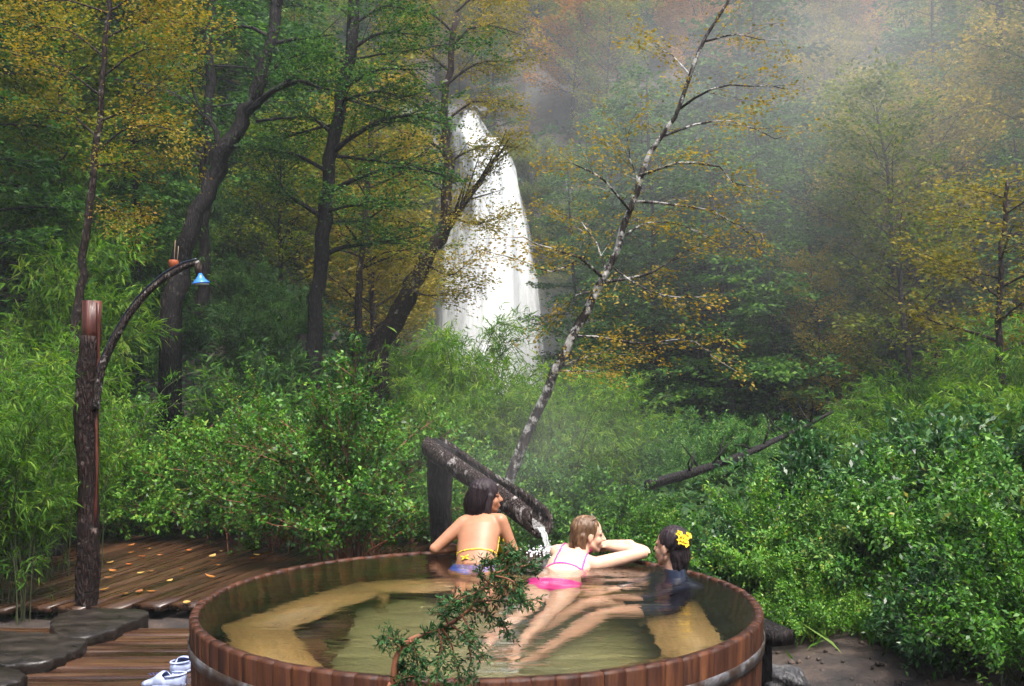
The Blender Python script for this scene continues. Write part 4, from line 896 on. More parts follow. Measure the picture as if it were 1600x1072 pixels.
# floor planks cut to the circle
w = .17; k0 = -8
for k in range(-8, 9):
    xa, xb = k * w - w / 2 + .003, k * w + w / 2 - .003; q = max(abs(xa), abs(xb))
    if q > 1.32: continue
    h = math.sqrt(1.335 ** 2 - q * q); mb = MB(); mb.box((0, 0, 0), (h, (xb - xa) / 2, .02)); o = mb.build('floor_plank', M['floorwood'], tub); o.location = (0, (xa + xb) / 2, .11)
# bench: straight boards in short chords around the wall, each of two planks
NBN = 7
for k in range(NBN):
    a0 = 2 * pi * k / NBN + .42; a1 = a0 + 2 * pi / NBN
    am = (a0 + a1) / 2
    if -2.0 < math.atan2(sin(am), cos(am)) < -1.1: continue          # gap on the near side, where one steps in
    for (ro_, ri_) in ((1.345, .985),):
        V = []
        for z in (.47, .51):
            for (rr, aa) in ((ri_, a0), (ri_, a1), (ro_, a1), (ro_, a0)):
                sh_ = .004 if aa == a0 else -.004; V.append((rr * cos(aa + sh_), rr * sin(aa + sh_), z))
        mb = MB(); mb.add(V, [[[3, 2, 1, 0], [4, 5, 6, 7], [0, 1, 5, 4], [1, 2, 6, 5], [2, 3, 7, 6], [3, 0, 4, 7]]])
        mb.v[0][:, :2] -= [cos(am) * 1.15, sin(am) * 1.15]; R2 = np.array([[cos(-am - pi / 2), -sin(-am - pi / 2)], [sin(-am - pi / 2), cos(-am - pi / 2)]]); mb.v[0][:, :2] = mb.v[0][:, :2] @ R2.T
        o = mb.build('bench_board', M['inwood'], tub); o.location = (cos(am) * 1.15, sin(am) * 1.15, 0); o.rotation_euler = (0, 0, am + pi / 2)
    mb = MB(); mb.box((cos(a0) * 1.02, sin(a0) * 1.02, .30), (.03, .03, .168), Matrix.Rotation(a0, 3, 'Z')); mb.build('bench_leg', M['inwood'], tub)
# water surface
mb = MB(); NR, NA = 46, 150; V = [(0, 0, 0)]
def wave(x, y):
    sx, sy = .38, 1.12                                          # ripples spread from where the spout pours in
    d = math.hypot(x - sx, y - sy); return .0045 * sin(d * 34) * math.exp(-d * 2.0) + .0010 * sin(x * 9 + 3 * sin(y * 4)) + .0010 * sin(y * 13 + 2 * sin(x * 5)) + .0006 * sin(x * 21 - y * 17)
for i_ in range(1, NR + 1):
    rr = 1.392 * i_ / NR
    for k in range(NA):
        a = 2 * pi * k / NA; x, y = rr * cos(a), rr * sin(a); V.append((x, y, wave(x, y) * min(1, (1.43 - rr) * 8)))
F = [[1 + i_ * NA + k, 1 + (i_ + 1) * NA + k, 1 + (i_ + 1) * NA + (k + 1) % NA, 1 + i_ * NA + (k + 1) % NA] for i_ in range(NR - 1) for k in range(NA)]
mb.add(V, [F, [[0, 1 + k, 1 + (k + 1) % NA] for k in range(NA)]])
wt = mb.build('water', M['water'], None, True); wt.location = (TC[0], TC[1], WZ); tag(wt, 'clear warm water filling the tub to the rim', 'water', kind='structure')

# timber stub and rock right of the tub
mb = MB(); mb.box((0, 0, 0), (.075, .16, .045)); o = mb.build('timber_block', M['bark_dark']); q = P(1202, 988, 6.35); o.location = q; o.rotation_euler = (0, 0, .3); tag(o, 'dark square timber end sticking out behind the tub', 'timber')
mb = MB(); mb.box((0, 0, 0), (.05, .05, (q.z + .045 + .12) / 2)); o = mb.build('timber_post', M['bark_dark']); o.location = (q.x - .02, q.y + .1, (q.z - .045 - .2) / 2); tag(o, 'short dark timber post carrying the block behind the tub', 'timber')
def rock(px, py, s, seed, lab, at=None):
    x, y, z = at or gp(px, py, -.1); bm = bmesh.new(); bmesh.ops.create_icosphere(bm, subdivisions=4, radius=1); g = np.random.default_rng(seed); ph = g.uniform(0, 6, 12)
    for v in bm.verts:
        c = v.co; k = 1 + .18 * sin(c.x * 3 + ph[0]) * cos(c.y * 2.6 + ph[1]) + .10 * sin(c.z * 6 + ph[2] + c.x * 5) + .05 * sin(c.x * 13 + ph[3]) * sin(c.y * 12 + ph[4])
        v.co = Vector((c.x * s[0], c.y * s[1], c.z * s[2])) * k
    me = bpy.data.meshes.new('rock'); bm.to_mesh(me); bm.free(); me.polygons.foreach_set('use_smooth', np.ones(len(me.polygons), bool))
    o = link('rock', me, M['rock']); o.location = (x, y, z if at else Tz(x, y) + s[2] * .3); return tag(o, lab, 'rock')
rock(1215, 1066, (.20, .16, .10), 3, 'low grey wet rock beside the tub at the edge of the soil')
cl = MB(); g_ = np.random.default_rng(29)
for k in range(620):
    x = g_.uniform(1.35, 4.6); y = g_.uniform(5.2, 8.3); q_ = g_.uniform(.006, .026) * (2.0 if k % 40 == 0 else 1)
    R_ = np.array(Matrix.Rotation(g_.uniform(0, 6.28), 3, 'Z') @ Matrix.Rotation(g_.uniform(-.8, .8), 3, 'X')); cl.ball((x, y, Tz(x, y) + q_ * .1), q_ * g_.uniform(.6, 1.4, 3), 6, 5, R_)
tag(cl.build('soil_clods', M['soil'], None, True), 'crumbly dark brown soil clods on the bare ground right of the tub', 'soil', kind='stuff')

for k, (px, py, sz) in enumerate([(700, 205, (1.0, .9, 1.3)), (688, 250, (1.1, 1.0, 1.6)), (672, 330, (1.2, 1.0, 2.0)), (742, 178, (.7, .6, .5))]):
    tag(rock(0, 0, sz, 40 + k, 'dark wet rock ledge framing the top of the waterfall', tuple(P(px, py, 55.5))), group='rock ledges beside the waterfall')

# ------------------------------------------------------------------ log spout and its post
D = 7.75; q = P(688, 850, D)
mb = MB(); zt = P(688, 708, D).z; zz = np.linspace(-.2, zt, 22); mb.tube(np.stack([.01 * np.sin(zz * 4), 0 * zz, zz], -1), .090 + .006 * np.sin(zz * 7), 16, .09, 12)
o = mb.build('spout_post', M['bark_dark'], None, True); o.location = (q.x, q.y, 0); tag(o, 'upright dark log post holding up the wooden water spout', 'post')
A = np.array(P(676, 696, 7.72)); B = np.array(P(846, 815, 6.50)); ax_ = nrm(B - A); sd_ = nrm(np.cross(ax_, [0, 0, 1.])); up_ = np.cross(sd_, ax_)
sp = empty('log_spout', tuple(A)); tag(sp, 'hollowed half log spout sloping down from its post to the tub', 'spout')
def prof(rr, groove):
    pts = []
    g0 = .62
    for a in np.linspace(pi / 2 + g0, pi / 2 - g0 + 2 * pi, 20): pts.append((rr * cos(a), rr * sin(a)))
    for a in np.linspace(pi / 2 - g0, pi / 2 + g0 - 2 * pi, 12)[1:-1]: pts.append((rr * groove * cos(a), rr * groove * sin(a)))
    return pts
V = []; n = 18; m = 30; g_ = np.random.default_rng(8); ln = np.linalg.norm(B - A)
for i_ in range(n):
    t = i_ / (n - 1); rr = .098 + .006 * sin(t * 9) ; c_ = ax_ * ln * t + sd_ * .01 * sin(t * 7)
    for k, (u, v) in enumerate(prof(1.0, .70)):
        b = 1 + (g_.normal(0, .03) if k < 20 else g_.normal(0, .015)); sl = ax_ * (-.05 * v if i_ == n - 1 else 0)
        V.append(c_ + (sd_ * u + up_ * v) * rr * b + sl)
mb = MB(); F = [[i_ * m + k, i_ * m + (k + 1) % m, i_ * m + m + (k + 1) % m, i_ * m + m + k] for i_ in range(n - 1) for k in range(m)]
ringq = lambda o_: [[o_ + k, o_ + k + 1, o_ + 20 + (9 - int(round((k + .5) / 19 * 9.0))), o_ + 20 + (9 - int(round(k / 19 * 9.0)))] if int(round((k + .5) / 19 * 9)) != int(round(k / 19 * 9)) else [o_ + k, o_ + k + 1, o_ + 20 + (9 - int(round(k / 19 * 9.0)))] for k in range(19)]
e4 = [f for o_ in (0, (n - 1) * m) for f in ringq(o_)]
mb.add(V, [F, [f for f in e4 if len(f) == 4], [f for f in e4 if len(f) == 3]]); mb.build('hollow_log', M['bark_spout'], sp, True)
mb = MB(); mb.tube([ax_ * .02, ax_ * .30], [.068, .066], 12, .05, 3); mb.build('plug', M['bark_dark'], sp, True)
# water running down the groove, pouring off its lip and splashing
ws = empty('pouring_water', tuple(B)); tag(ws, 'thin white stream of water pouring from the log spout into the tub', 'water stream')
mb = MB(); L_ = ln * .55; V = []
for i_ in range(14):
    t = i_ / 13; 
    for k in range(7): u = -1 + 2 * k / 6; V.append(-ax_ * L_ * (1 - t) + sd_ * u * .050 + up_ * (-.045 + .003 * sin(t * 30 + k)))
mb.add(V, [[[i_ * 7 + k, i_ * 7 + k + 1, i_ * 7 + 8 + k, i_ * 7 + 7 + k] for i_ in range(13) for k in range(6)]], .25); mb.build('channel_water', M['jet'], ws, True)
lip = -up_ * .045; fall = []
h_ = B[2] + lip[2] - WZ
for t in np.linspace(0, 1, 16): fall.append(lip + np.array([ax_[0] * .10 * t, ax_[1] * .10 * t, -h_ * (t ** 1.7) * .99 - .0 * t]))
mb = MB()
for k in range(5): 
    o_ = sd_ * (-.022 + .011 * k); f_ = np.array(fall) + o_ * np.linspace(1, .55, 16)[:, None] + np.random.default_rng(k).normal(0, .002, (16, 3)); mb.tube(f_, np.linspace(.0065, .0040, 16), 6, .3, k, tint=.48)
mb.build('jet', M['jet'], ws, True)
mb = MB(); g_ = np.random.default_rng(15); imp = np.array(fall[-1])
for k in range(170):
    d_ = np.array([g_.normal(0, .075), g_.normal(0, .065), abs(g_.normal(0, .024))]); mb.ball(imp + d_ + [0, 0, .006], g_.uniform(.0022, .0085), 6, 4)
mb.build('splash', M['drop'], ws, True)

# ------------------------------------------------------------------ bathers
def loft(mb, rings, sides=56):
    V = []
    for c, a, b in rings:
        for k in range(sides):
            t = 2 * pi * k / sides; V.append(np.array(c) + np.array(a) * cos(t) + np.array(b) * sin(t))
    m = len(rings); F = [[i_ * sides + k, i_ * sides + (k + 1) % sides, (i_ + 1) * sides + (k + 1) % sides, (i_ + 1) * sides + k] for i_ in range(m - 1) for k in range(sides)]
    mb.add(V, [F, [list(range(sides))[::-1]], [[(m - 1) * sides + k for k in range(sides)]]])
def frame(f, u):
    f = nrm(f); l = nrm(np.cross(u, f)); return f, l, np.cross(f, l)
def head(mb, c, f, u, s=1.0, ears=True):
    f, l, u = frame(f, u); c = np.array(c); R = np.stack([f, l, u], 1)
    Q = lambda x, y, z: c + s * (f * x + l * y + u * z)
    mb.ball(Q(-.012, 0, .028), np.array((.094, .074, .086)) * s, 20, 14, R)
    mb.ball(Q(.028, 0, -.03), np.array((.060, .058, .080)) * s, 18, 12, R)
    mb.ball(Q(.066, 0, -.094), .019 * s)
    for sg in (1, -1):
        mb.ball(Q(.048, sg * .036, -.028), np.array((.030, .026, .030)) * s, 10, 8, R); mb.capsule(Q(.076, sg * .012, .021), Q(.066, sg * .046, .020), .011 * s, .009 * s, 8)
        mb.capsule(Q(.0, sg * .055, -.05), Q(.055, sg * .022, -.088), .02 * s, .018 * s, 8)
        if ears: mb.ball(Q(-.004, sg * .076, -.008), np.array((.018, .008, .031)) * s, 10, 8, R)
    mb.capsule(Q(.084, 0, .012), Q(.108, 0, -.026), .008 * s, .0115 * s, 8); mb.ball(Q(.096, .011, -.028), .009 * s); mb.ball(Q(.096, -.011, -.028), .009 * s)
    mb.capsule(Q(.083, -.020, -.054), Q(.083, .020, -.054), .0085 * s, .0085 * s, 8); mb.capsule(Q(.082, -.017, -.067), Q(.082, .017, -.067), .0095 * s, .0095 * s, 8)
    mb.ball(Q(.074, 0, -.06), .02 * s)
    return Q, R
def hand(mb, wrist, d, n, side, curl=.35, s=1.0):
    """palm, four unequal curled fingers and a thumb from the side of the palm; n = back-of-hand normal"""
    d = nrm(d); n = nrm(np.array(n) - d * np.dot(n, d)); l = np.cross(n, d) * side; w = np.array(wrist)
    for k in range(4): mb.capsule(w + l * (-.022 + .015 * k) * s * .8, w + d * .082 * s + l * (-.030 + .020 * k) * s, .013 * s, .0105 * s, 8)
    for k, (ln, off) in enumerate(((.058, -.031), (.072, -.011), (.076, .010), (.066, .031))):
        p = w + d * .085 * s + l * off * s; dd = d
        for j, q in enumerate((.45, .32, .25)):
            a = curl * (j + .4); dd = nrm(d * cos(a) - n * sin(a)); e_ = p + dd * ln * q * s * 1.05; mb.capsule(p, e_, (.0095 - j * .0009) * s, (.0088 - j * .0009) * s, 8); p = e_
    p = w + d * .018 * s + l * .030 * s; e_ = p + nrm(d * .7 + l * .75) * .045 * s; mb.capsule(p, e_, .014 * s, .0105 * s, 8); mb.capsule(e_, e_ + nrm(d * .9 + l * .3 - n * .25) * .032 * s, .0105 * s, .009 * s, 8)
def foot(mb, ankle, d, s=1.0):
    d = nrm(d); a = np.array(ankle, float); h = a - d * .03 * s + [0, 0, -.045 * s]; b = a + d * .15 * s + [0, 0, -.05 * s]; l = nrm(np.cross(d, [0, 0, 1.]))
    mb.capsule(a, h, .036 * s, .032 * s, 10); mb.capsule(a, b, .036 * s, .024 * s, 10); mb.capsule(h, b, .030 * s, .026 * s, 10)
    for k in range(5): mb.capsule(b + l * (-.03 + .015 * k) * s, b + l * (-.032 + .016 * k) * s + d * (.05 - .006 * abs(k - 1)) * s, .011 * s, .009 * s, 8)
def remesh(mb, vox, it, name):
    me = mb.mesh(name, False, False); ob = bpy.data.objects.new('tmp', me); COL.objects.link(ob)
    m1 = ob.modifiers.new('r', 'REMESH'); m1.mode = 'VOXEL'; m1.voxel_size = vox; m2 = ob.modifiers.new('s', 'SMOOTH'); m2.factor = .5; m2.iterations = it
    dg = bpy.context.evaluated_depsgraph_get(); out = bpy.data.meshes.new_from_object(ob.evaluated_get(dg)); out.name = name
    bpy.data.objects.remove(ob); bpy.data.meshes.remove(me); out.polygons.foreach_set('use_smooth', np.ones(len(out.polygons), bool)); return out
def limb(mb, pts, rs):
    for a, b, ra, rb in zip(pts[:-1], pts[1:], rs[:-1], rs[1:]): mb.capsule(a, b, ra, rb, 14)
def arrays(me):
    v = np.empty(len(me.vertices) * 3); me.vertices.foreach_get('co', v); n = np.empty(len(me.vertices) * 3); me.vertices.foreach_get('normal', n); return v.reshape(-1, 3), n.reshape(-1, 3)
def garment(body, name, mat, pred, off=.0045):
    v, n = arrays(body.data); keep = pred(v + np.array(body.location)); fs = []
    for p in body.data.polygons:
        vs = list(p.vertices)
        if all(keep[i_] for i_ in vs): fs.append(vs)
    used = sorted({i_ for f in fs for i_ in f}); mp = {i_: k for k, i_ in enumerate(used)}
    if not used: return None
    mb = MB(); mb.add(v[used] + n[used] * off, [[[mp[i_] for i_ in f] for f in fs if len(f) == 4]]); o = mb.build(name, mat, body, True)
    so = o.modifiers.new('thick', 'SOLIDIFY'); so.thickness = .004; so.offset = -1; return o
def person(mb, org, mat, label, vox=.0062, it=7):
    me = remesh(mb, vox, it, 'person'); me.transform(Matrix.Translation(-Vector(org))); o = link('person', me, mat); o.location = org; return tag(o, label, 'person', 'bathers in the tub')
def hair_obj(body, mb, mat, seed, it=3, wavy=.0035):
    me = remesh(mb, .006, it, 'hair'); v, n = arrays(me); o3 = np.array(body.location)
    k = np.sin(v[:, 0] * 210 + np.sin(v[:, 2] * 30) * 2) * np.cos(v[:, 1] * 190 + np.sin(v[:, 2] * 23) * 2)
    v2 = v + n * (k * wavy)[:, None] - o3; me.vertices.foreach_set('co', v2.ravel()); me.update(); return link('hair', me, mat, body)
def strands(body, Q, roots, fall, mat, seed, n=320):
    g = np.random.default_rng(seed); mb = MB(); o3 = np.array(body.location)
    for k in range(n):
        a, b = roots(g); m_ = (a + b) / 2 + fall(g); p = spline([a, m_, b], 7) - o3; mb.tube(p, np.linspace(.0026, .0012, 7), 3, 0, k, caps=False)
    hp_ = [c_ for c_ in body.children if c_.name.startswith('hair')][0]; o = mb.build('hair_strands', mat, hp_, True); return tag(o, kind='stuff')
def eyes(body, Q):
    for sg in (1, -1):
        mb = MB(); mb.ball(Q(.0735, sg * .030, .004) - np.array(body.location), (.008, .010, .0055), 8, 6); mb.build('eye', M['eyewhite'], body, True)
        mb = MB(); mb.capsule(Q(.0795, sg * .016, .025) - np.array(body.location), Q(.070, sg * .046, .027) - np.array(body.location), .0035, .0025, 6); mb.build('eyebrow', M['hair_dark'], body, True)
    mb = MB(); mb.capsule(Q(.0895, -.018, -.060) - np.array(body.location), Q(.0895, .018, -.060) - np.array(body.location), .0045, .0045, 8); mb.build('lips', M['lip'], body, True)

# --- woman leaning over the far rim, back to us, looking right
mb = MB(); l = np.array([.985, -.12, .10]); l = nrm(l); s_ = nrm([.03, .60, .80]); b_ = nrm(np.cross(l, s_))
ring = lambda c, a, b: (c, l * a, b_ * b)
loft(mb, [ring((-.228, 6.16, .47), .09, .07), ring((-.228, 6.18, .53), .155, .115), ring((-.228, 6.22, .62), .160, .112), ring((-.225, 6.30, .74), .132, .088), ring((-.218, 6.39, .86), .138, .094), ring((-.208, 6.46, .95), .146, .096), ring((-.20, 6.505, 1.005), .140, .074), ring((-.195, 6.53, 1.035), .075, .052)])
for sg in (-1, 1):
    mb.ball(np.array((-.205, 6.455, .945)) + l * .082 * sg + b_ * -.066, (.045, .030, .055), 12, 8)
C1 = np.array((-.163, 6.55, 1.157)); Q1, R1 = head(mb, C1, (.95, .22, .02), (.02, -.06, 1))
limb(mb, [(-.195, 6.52, 1.01), (-.185, 6.54, 1.10)], [.052, .046])
for sg, sho, elb, wri in ((-1, (-.318, 6.49, .985), (-.508, 6.42, .825), (-.33, 6.60, .800)), (1, (-.068, 6.465, 1.005), (.022, 6.475, .800), (-.10, 6.60, .800))):
    limb(mb, [(-.20 + sg * .07, 6.50, 1.0), sho], [.055, .052]); limb(mb, [sho, np.array(sho) * .55 + np.array(elb) * .45, elb], [.052, .046, .036]); limb(mb, [elb, np.array(elb) * .7 + np.array(wri) * .3, wri], [.038, .039, .026])
    hand(mb, wri, (-sg * .9, .25, -.02), (0, .1, 1), sg, .3, .95)
    hx = -.228 + sg * .085; limb(mb, [(hx, 6.19, .54), (hx + sg * .01, 6.28, .38), (hx + sg * .02, 6.36, .215)], [.098, .082, .058]); limb(mb, [(hx + sg * .02, 6.36, .215), (hx + sg * .015, 6.18, .215), (hx, 5.98, .205)], [.056, .052, .036]); foot(mb, (hx, 5.97, .215), (0, -.8, -.12))
    mb.ball((hx, 6.13, .56), (.085, .085, .085), 14, 10)
    mb.ball((-.205 + sg * .075, 6.53, .90), (.058, .055, .058), 14, 10)
W1 = person(mb, (-.228, 6.2, .5), M['skin_a'], 'person with shoulder-length dark hair in yellow bikini top leaning on the rim')
hm = MB(); f1, l1, u1 = frame((.95, .22, .02), (.02, -.06, 1))
hm.ball(Q1(-.022, 0, .040), (.104, .088, .092), 20, 14, R1); hm.ball(Q1(-.055, 0, -.02), (.075, .088, .095), 18, 12, R1); hm.ball(Q1(-.068, .01, -.078), (.058, .080, .060), 16, 12, R1); hm.capsule(Q1(.01, -.080, .02), Q1(-.01, -.080, -.085), .022, .026); hm.capsule(Q1(.02, .078, .03), Q1(0, .078, -.09), .022, .02); hm.capsule(Q1(-.075, -.05, -.08), Q1(-.05, -.07, -.115), .035, .022); hm.capsule(Q1(-.09, .03, -.08), Q1(-.075, .05, -.118), .035, .02)
hair_obj(W1, hm, M['hair_dark'], 1)
def rt1(g):
    a_ = g.uniform(2.0, 4.9); a = Q1(-.03 + .10 * cos(a_) * .9, .088 * sin(a_), .03 + g.uniform(-.02, .05)); b = Q1(-.055 + .085 * cos(a_), .092 * sin(a_) , -.115 - g.uniform(0, .035)); return a, b
strands(W1, Q1, rt1, lambda g: g.normal(0, .006, 3) + R1[:, 0] * -.02, M['hair_dark'], 3)
eyes(W1, Q1)
S0 = np.array((-.218, 6.39, .86))
pr1 = lambda c, h: (lambda v: np.abs((v - np.array(c)) @ s_) < h)
tors = lambda v: np.abs((v - S0) @ l) < .172
garment(W1, 'bikini_band', M['yellow'], lambda v: (np.abs((v - np.array((-.222, 6.34, .795))) @ s_) < .006) & tors(v) & (v[:, 2] < .95) & (v[:, 1] < 6.62))
garment(W1, 'bikini_cup', M['yellow'], lambda v: (np.abs((v - np.array((-.215, 6.41, .85))) @ s_) < .055) & ((v - S0) @ b_ > .005) & ((v - S0) @ l > .06) & tors(v) & ((v - S0) @ l < .15) if False else ((np.abs((v - np.array((-.215, 6.42, .835))) @ s_) < .060) & ((v - S0) @ b_ < -.005) & tors(v)))
garment(W1, 'bikini_bottom', M['bluecloth'], lambda v: (((v - np.array((-.228, 6.235, .665))) @ s_) < .03) & (v[:, 2] > .50) & (((v - np.array((-.228, 6.20, .56))) @ s_) > -.10 + .9 * np.clip(np.abs((v - np.array((-.228, 6.2, .56))) @ l) - .03, 0, None)) & (v[:, 2] < .74))
mb = MB(); o3 = np.array(W1.location)
kn = np.array(Q1(-.10, .02, -.125)) - o3
for dx, dz in ((.03, -.055), (-.02, -.05), (.012, -.02), (-.02, .0)): mb.tube([kn, kn + [dx * .5, -.012, dz * .5 + .004], kn + [dx, -.012, dz]], [.005, .0055, .003], 6)
mb.build('neck_tie', M['yellow'], W1, True)
mb = MB(); kb = np.array((-.30, 6.245, .80)) - o3
for dx, dz in ((.035, -.012), (-.02, -.022), (.028, .016), (-.026, .008)): mb.tube([kb, kb + [dx * .5, -.008, dz * .5], kb + [dx, -.004, dz]], [.005, .006, .003], 6)
mb.build('back_tie', M['yellow'], W1, True)

W1.scale = (.95, .95, .95); W1.location.z -= .015
# --- woman resting on folded arms, hips floating towards us
mb = MB(); s2 = nrm([.30, .93, .26]); l2 = nrm(np.cross(s2, [0.10, -.15, 1.])); b2 = np.cross(l2, s2)
ring = lambda c, a, b: (c, l2 * a, b2 * b)
loft(mb, [ring((.215, 5.66, .515), .10, .07), ring((.225, 5.70, .535), .155, .105), ring((.245, 5.80, .580), .160, .105), ring((.285, 5.94, .635), .125, .085), ring((.325, 6.05, .685), .135, .090), ring((.36, 6.13, .732), .145, .090), ring((.385, 6.18, .755), .135, .072), ring((.405, 6.215, .775), .07, .052)])
C2 = np.array((.478, 6.265, .905)); F2, U2 = (.97, .16, -.06), (-.04, -.05, 1); Q2, R2_ = head(mb, C2, F2, U2)
limb(mb, [(.40, 6.20, .77), (.455, 6.25, .85)], [.055, .046])
shR, elR, wrR = np.array((.505, 6.09, .748)), np.array((.805, 6.185, .805)), np.array((.60, 6.36, .815))
shL, elL, wrL = np.array((.285, 6.235, .80)), np.array((.50, 6.44, .80)), np.array((.745, 6.30, .845))
limb(mb, [(.43, 6.15, .76), shR], [.055, .050]); limb(mb, [shR, shR * .5 + elR * .5, elR], [.050, .046, .036]); limb(mb, [elR, elR * .7 + wrR * .3, wrR], [.037, .038, .026]); hand(mb, wrR, (-.9, .45, 0), (0, .1, 1), 1, .3, .92)
limb(mb, [(.36, 6.19, .78), shL], [.055, .052]); limb(mb, [shL, shL * .5 + elL * .5, elL], [.050, .046, .036]); limb(mb, [elL, elL * .7 + wrL * .3, wrL], [.037, .038, .026]); hand(mb, wrL, (.75, -.55, -.12), (0, .1, 1), -1, .35, .92)
for sg in (-1, 1):
    hp = np.array((.225, 5.70, .515)) + l2 * .082 * sg; kn_ = np.array((.16 + .07 * sg, 5.40, .36)); an_ = np.array((-.02 + .085 * sg, 5.10, .10))
    limb(mb, [hp, hp * .5 + kn_ * .5, kn_], [.092, .078, .055]); limb(mb, [kn_, kn_ * .68 + an_ * .32, an_], [.053, .054, .036]); foot(mb, an_, (-.35, -.7, -.5)); mb.ball(hp + [0, -.01, .03], .085, 14, 10); mb.ball(np.array((.36, 6.17, .68)) + l2 * .07 * sg, .055, 12, 8)
W2 = person(mb, (.225, 5.70, .55), M['skin_b'], 'person with wet light brown hair in pink bikini resting on folded arms')
hm = MB(); hm.ball(Q2(-.024, 0, .036), (.098, .082, .088), 20, 14, R2_); hm.ball(Q2(-.058, 0, -.025), (.062, .078, .082), 18, 12, R2_); hm.capsule(Q2(-.05, -.066, .0), Q2(-.045, -.06, -.085), .026, .022); hm.capsule(Q2(-.05, .066, .0), Q2(-.045, .06, -.085), .026, .022); hm.capsule(Q2(-.075, 0, -.07), Q2(-.06, 0, -.11), .045, .03)
hair_obj(W2, hm, M['hair_brown'], 2, 3, .002)
def rt2(g):
    a_ = g.uniform(2.2, 4.1); a = Q2(.03, .05 * sin(a_) * 1.2, .105 + g.uniform(-.02, .012)); b = Q2(-.075 + .03 * cos(a_), .078 * sin(a_), -.10 - g.uniform(0, .03)); return a, b
strands(W2, Q2, rt2, lambda g: R2_[:, 0] * -.058 + R2_[:, 2] * .030 + g.normal(0, .004, 3), M['hair_brown'], 4, 300)
eyes(W2, Q2)
H2 = np.array((.225, 5.72, .54))
garment(W2, 'bikini_bottom', M['pink'], lambda v: (((v - H2) @ s2) < .11) & (((v - H2) @ s2) > -.09 + .75 * np.clip(np.abs((v - H2) @ l2) - .05, 0, None)) & (v[:, 2] > .43) & (v[:, 1] > 5.55))
garment(W2, 'bikini_band', M['pink'], lambda v: (np.abs((v - np.array((.325, 6.05, .685))) @ s2) < .008) & (np.abs((v - np.array((.325, 6.05, .685))) @ l2) < .155))
garment(W2, 'shoulder_strap', M['pink'], lambda v: (np.abs((v - np.array((.36, 6.13, .732))) @ l2 + .085) < .0065) & (((v - np.array((.325, 6.05, .685))) @ s2) > 0) & (v[:, 2] > .72) & (v[:, 2] < .88))
garment(W2, 'shoulder_strap', M['pink'], lambda v: (np.abs((v - np.array((.36, 6.13, .732))) @ l2 - .085) < .0065) & (((v - np.array((.325, 6.05, .685))) @ s2) > 0) & (v[:, 2] > .72) & (v[:, 2] < .83))

# --- bather in a dark top, seated on the bench, looking away
mb = MB(); fw = nrm([-.80, -.30, 0]); l3 = nrm(np.cross([0, 0, 1.], fw))
ring = lambda c, a, b: (c, l3 * a, fw * b)
loft(mb, [ring((.83, 5.62, .17), .12, .09), ring((.83, 5.62, .24), .165, .120), ring((.87, 5.66, .36), .150, .108), ring((.91, 5.71, .50), .160, .112), ring((.935, 5.75, .60), .172, .112), ring((.95, 5.77, .675), .165, .085), ring((.955, 5.785, .72), .09, .062)])
C3 = np.array((.925, 5.835, .900)); F3, U3 = (-.72, .68, .03), (0, -.02, 1); Q3, R3 = head(mb, C3, F3, U3, 1.03)
limb(mb, [(.952, 5.79, .70), (.935, 5.82, .81)], [.060, .054])
for sg, elb, wri in ((1, (.72, 5.52, .45), (.56, 5.60, .40)), (-1, (.70, 5.88, .48), (.55, 5.72, .42))):
    sho = np.array((.948, 5.77, .655)) + l3 * .175 * sg; elb = np.array(elb); wri = np.array(wri)
    limb(mb, [(.95, 5.77, .66), sho], [.06, .058]); limb(mb, [sho, sho * .5 + elb * .5, elb], [.056, .050, .040]); limb(mb, [elb, elb * .7 + wri * .3, wri], [.041, .042, .029]); hand(mb, wri, (-.9, 0, -.2), (0, 0, 1), sg, .3)
    hp = np.array((.82, 5.62, .235)) + l3 * .085 * sg; kn_ = np.array((.44, 5.43, .34)) + l3 * .12 * sg; an_ = np.array((.10, 5.12, -.06)) + l3 * .11 * sg
    limb(mb, [hp, hp * .5 + kn_ * .5, kn_], [.092, .080, .058]); limb(mb, [kn_, kn_ * .68 + an_ * .32, an_], [.055, .056, .038]); foot(mb, an_, (-.7, -.5, -.3))
W3 = person(mb, (.83, 5.62, .2), M['skin_c'], 'person with short dark hair and dark top sitting low in the water')
hm = MB(); hm.ball(Q3(-.024, 0, .040), (.100, .083, .090), 20, 14, R3); hm.ball(Q3(-.062, 0, -.035), (.056, .072, .080), 18, 12, R3); hm.capsule(Q3(-.065, -.03, -.08), Q3(-.06, -.03, -.115), .035, .028); hm.capsule(Q3(-.065, .03, -.08), Q3(-.06, .03, -.115), .035, .028)
hair_obj(W3, hm, M['hair_dark'], 3, 3, .003); eyes(W3, Q3)
garment(W3, 'top', M['navy'], lambda v: (v[:, 2] > .22) & (v[:, 2] < .785) & (((v - np.array((.83, 5.62, 0))) @ fw) < .155), .008)
garment(W3, 'shorts', M['navy'], lambda v: (v[:, 2] <= .36) & (((v - np.array((.83, 5.62, 0))) @ fw) < .22), .010)
fl = empty('flower', (.978, 5.732, .966)); fl.rotation_euler = Vector((.35, -.85, .40)).to_track_quat('Z', 'Y').to_euler(); tag(fl, 'bright yellow flower cluster tucked into the short dark hair', 'flower')
g_ = np.random.default_rng(9)
for cx, cy in ((0, 0), (.034, .012), (-.022, .026), (.008, -.030), (-.026, -.014)):
    for k in range(5):
        a = k * 2 * pi / 5 + cx * 90; pm = MB(); d_ = np.array([[cos(a), sin(a), .25 + g_.uniform(0, .3)]]); pm.leaves([[cx, cy, g_.uniform(0, .006)]], d_, [[0, 0, 1]], .025, .021, mid=.62, fold=.25, droop=.25); pm.build('petal', M['petal'], fl)
    pm = MB(); pm.ball((cx, cy, .006), .0055, 8, 5); pm.build('flower_centre', M['orange'], fl, True)

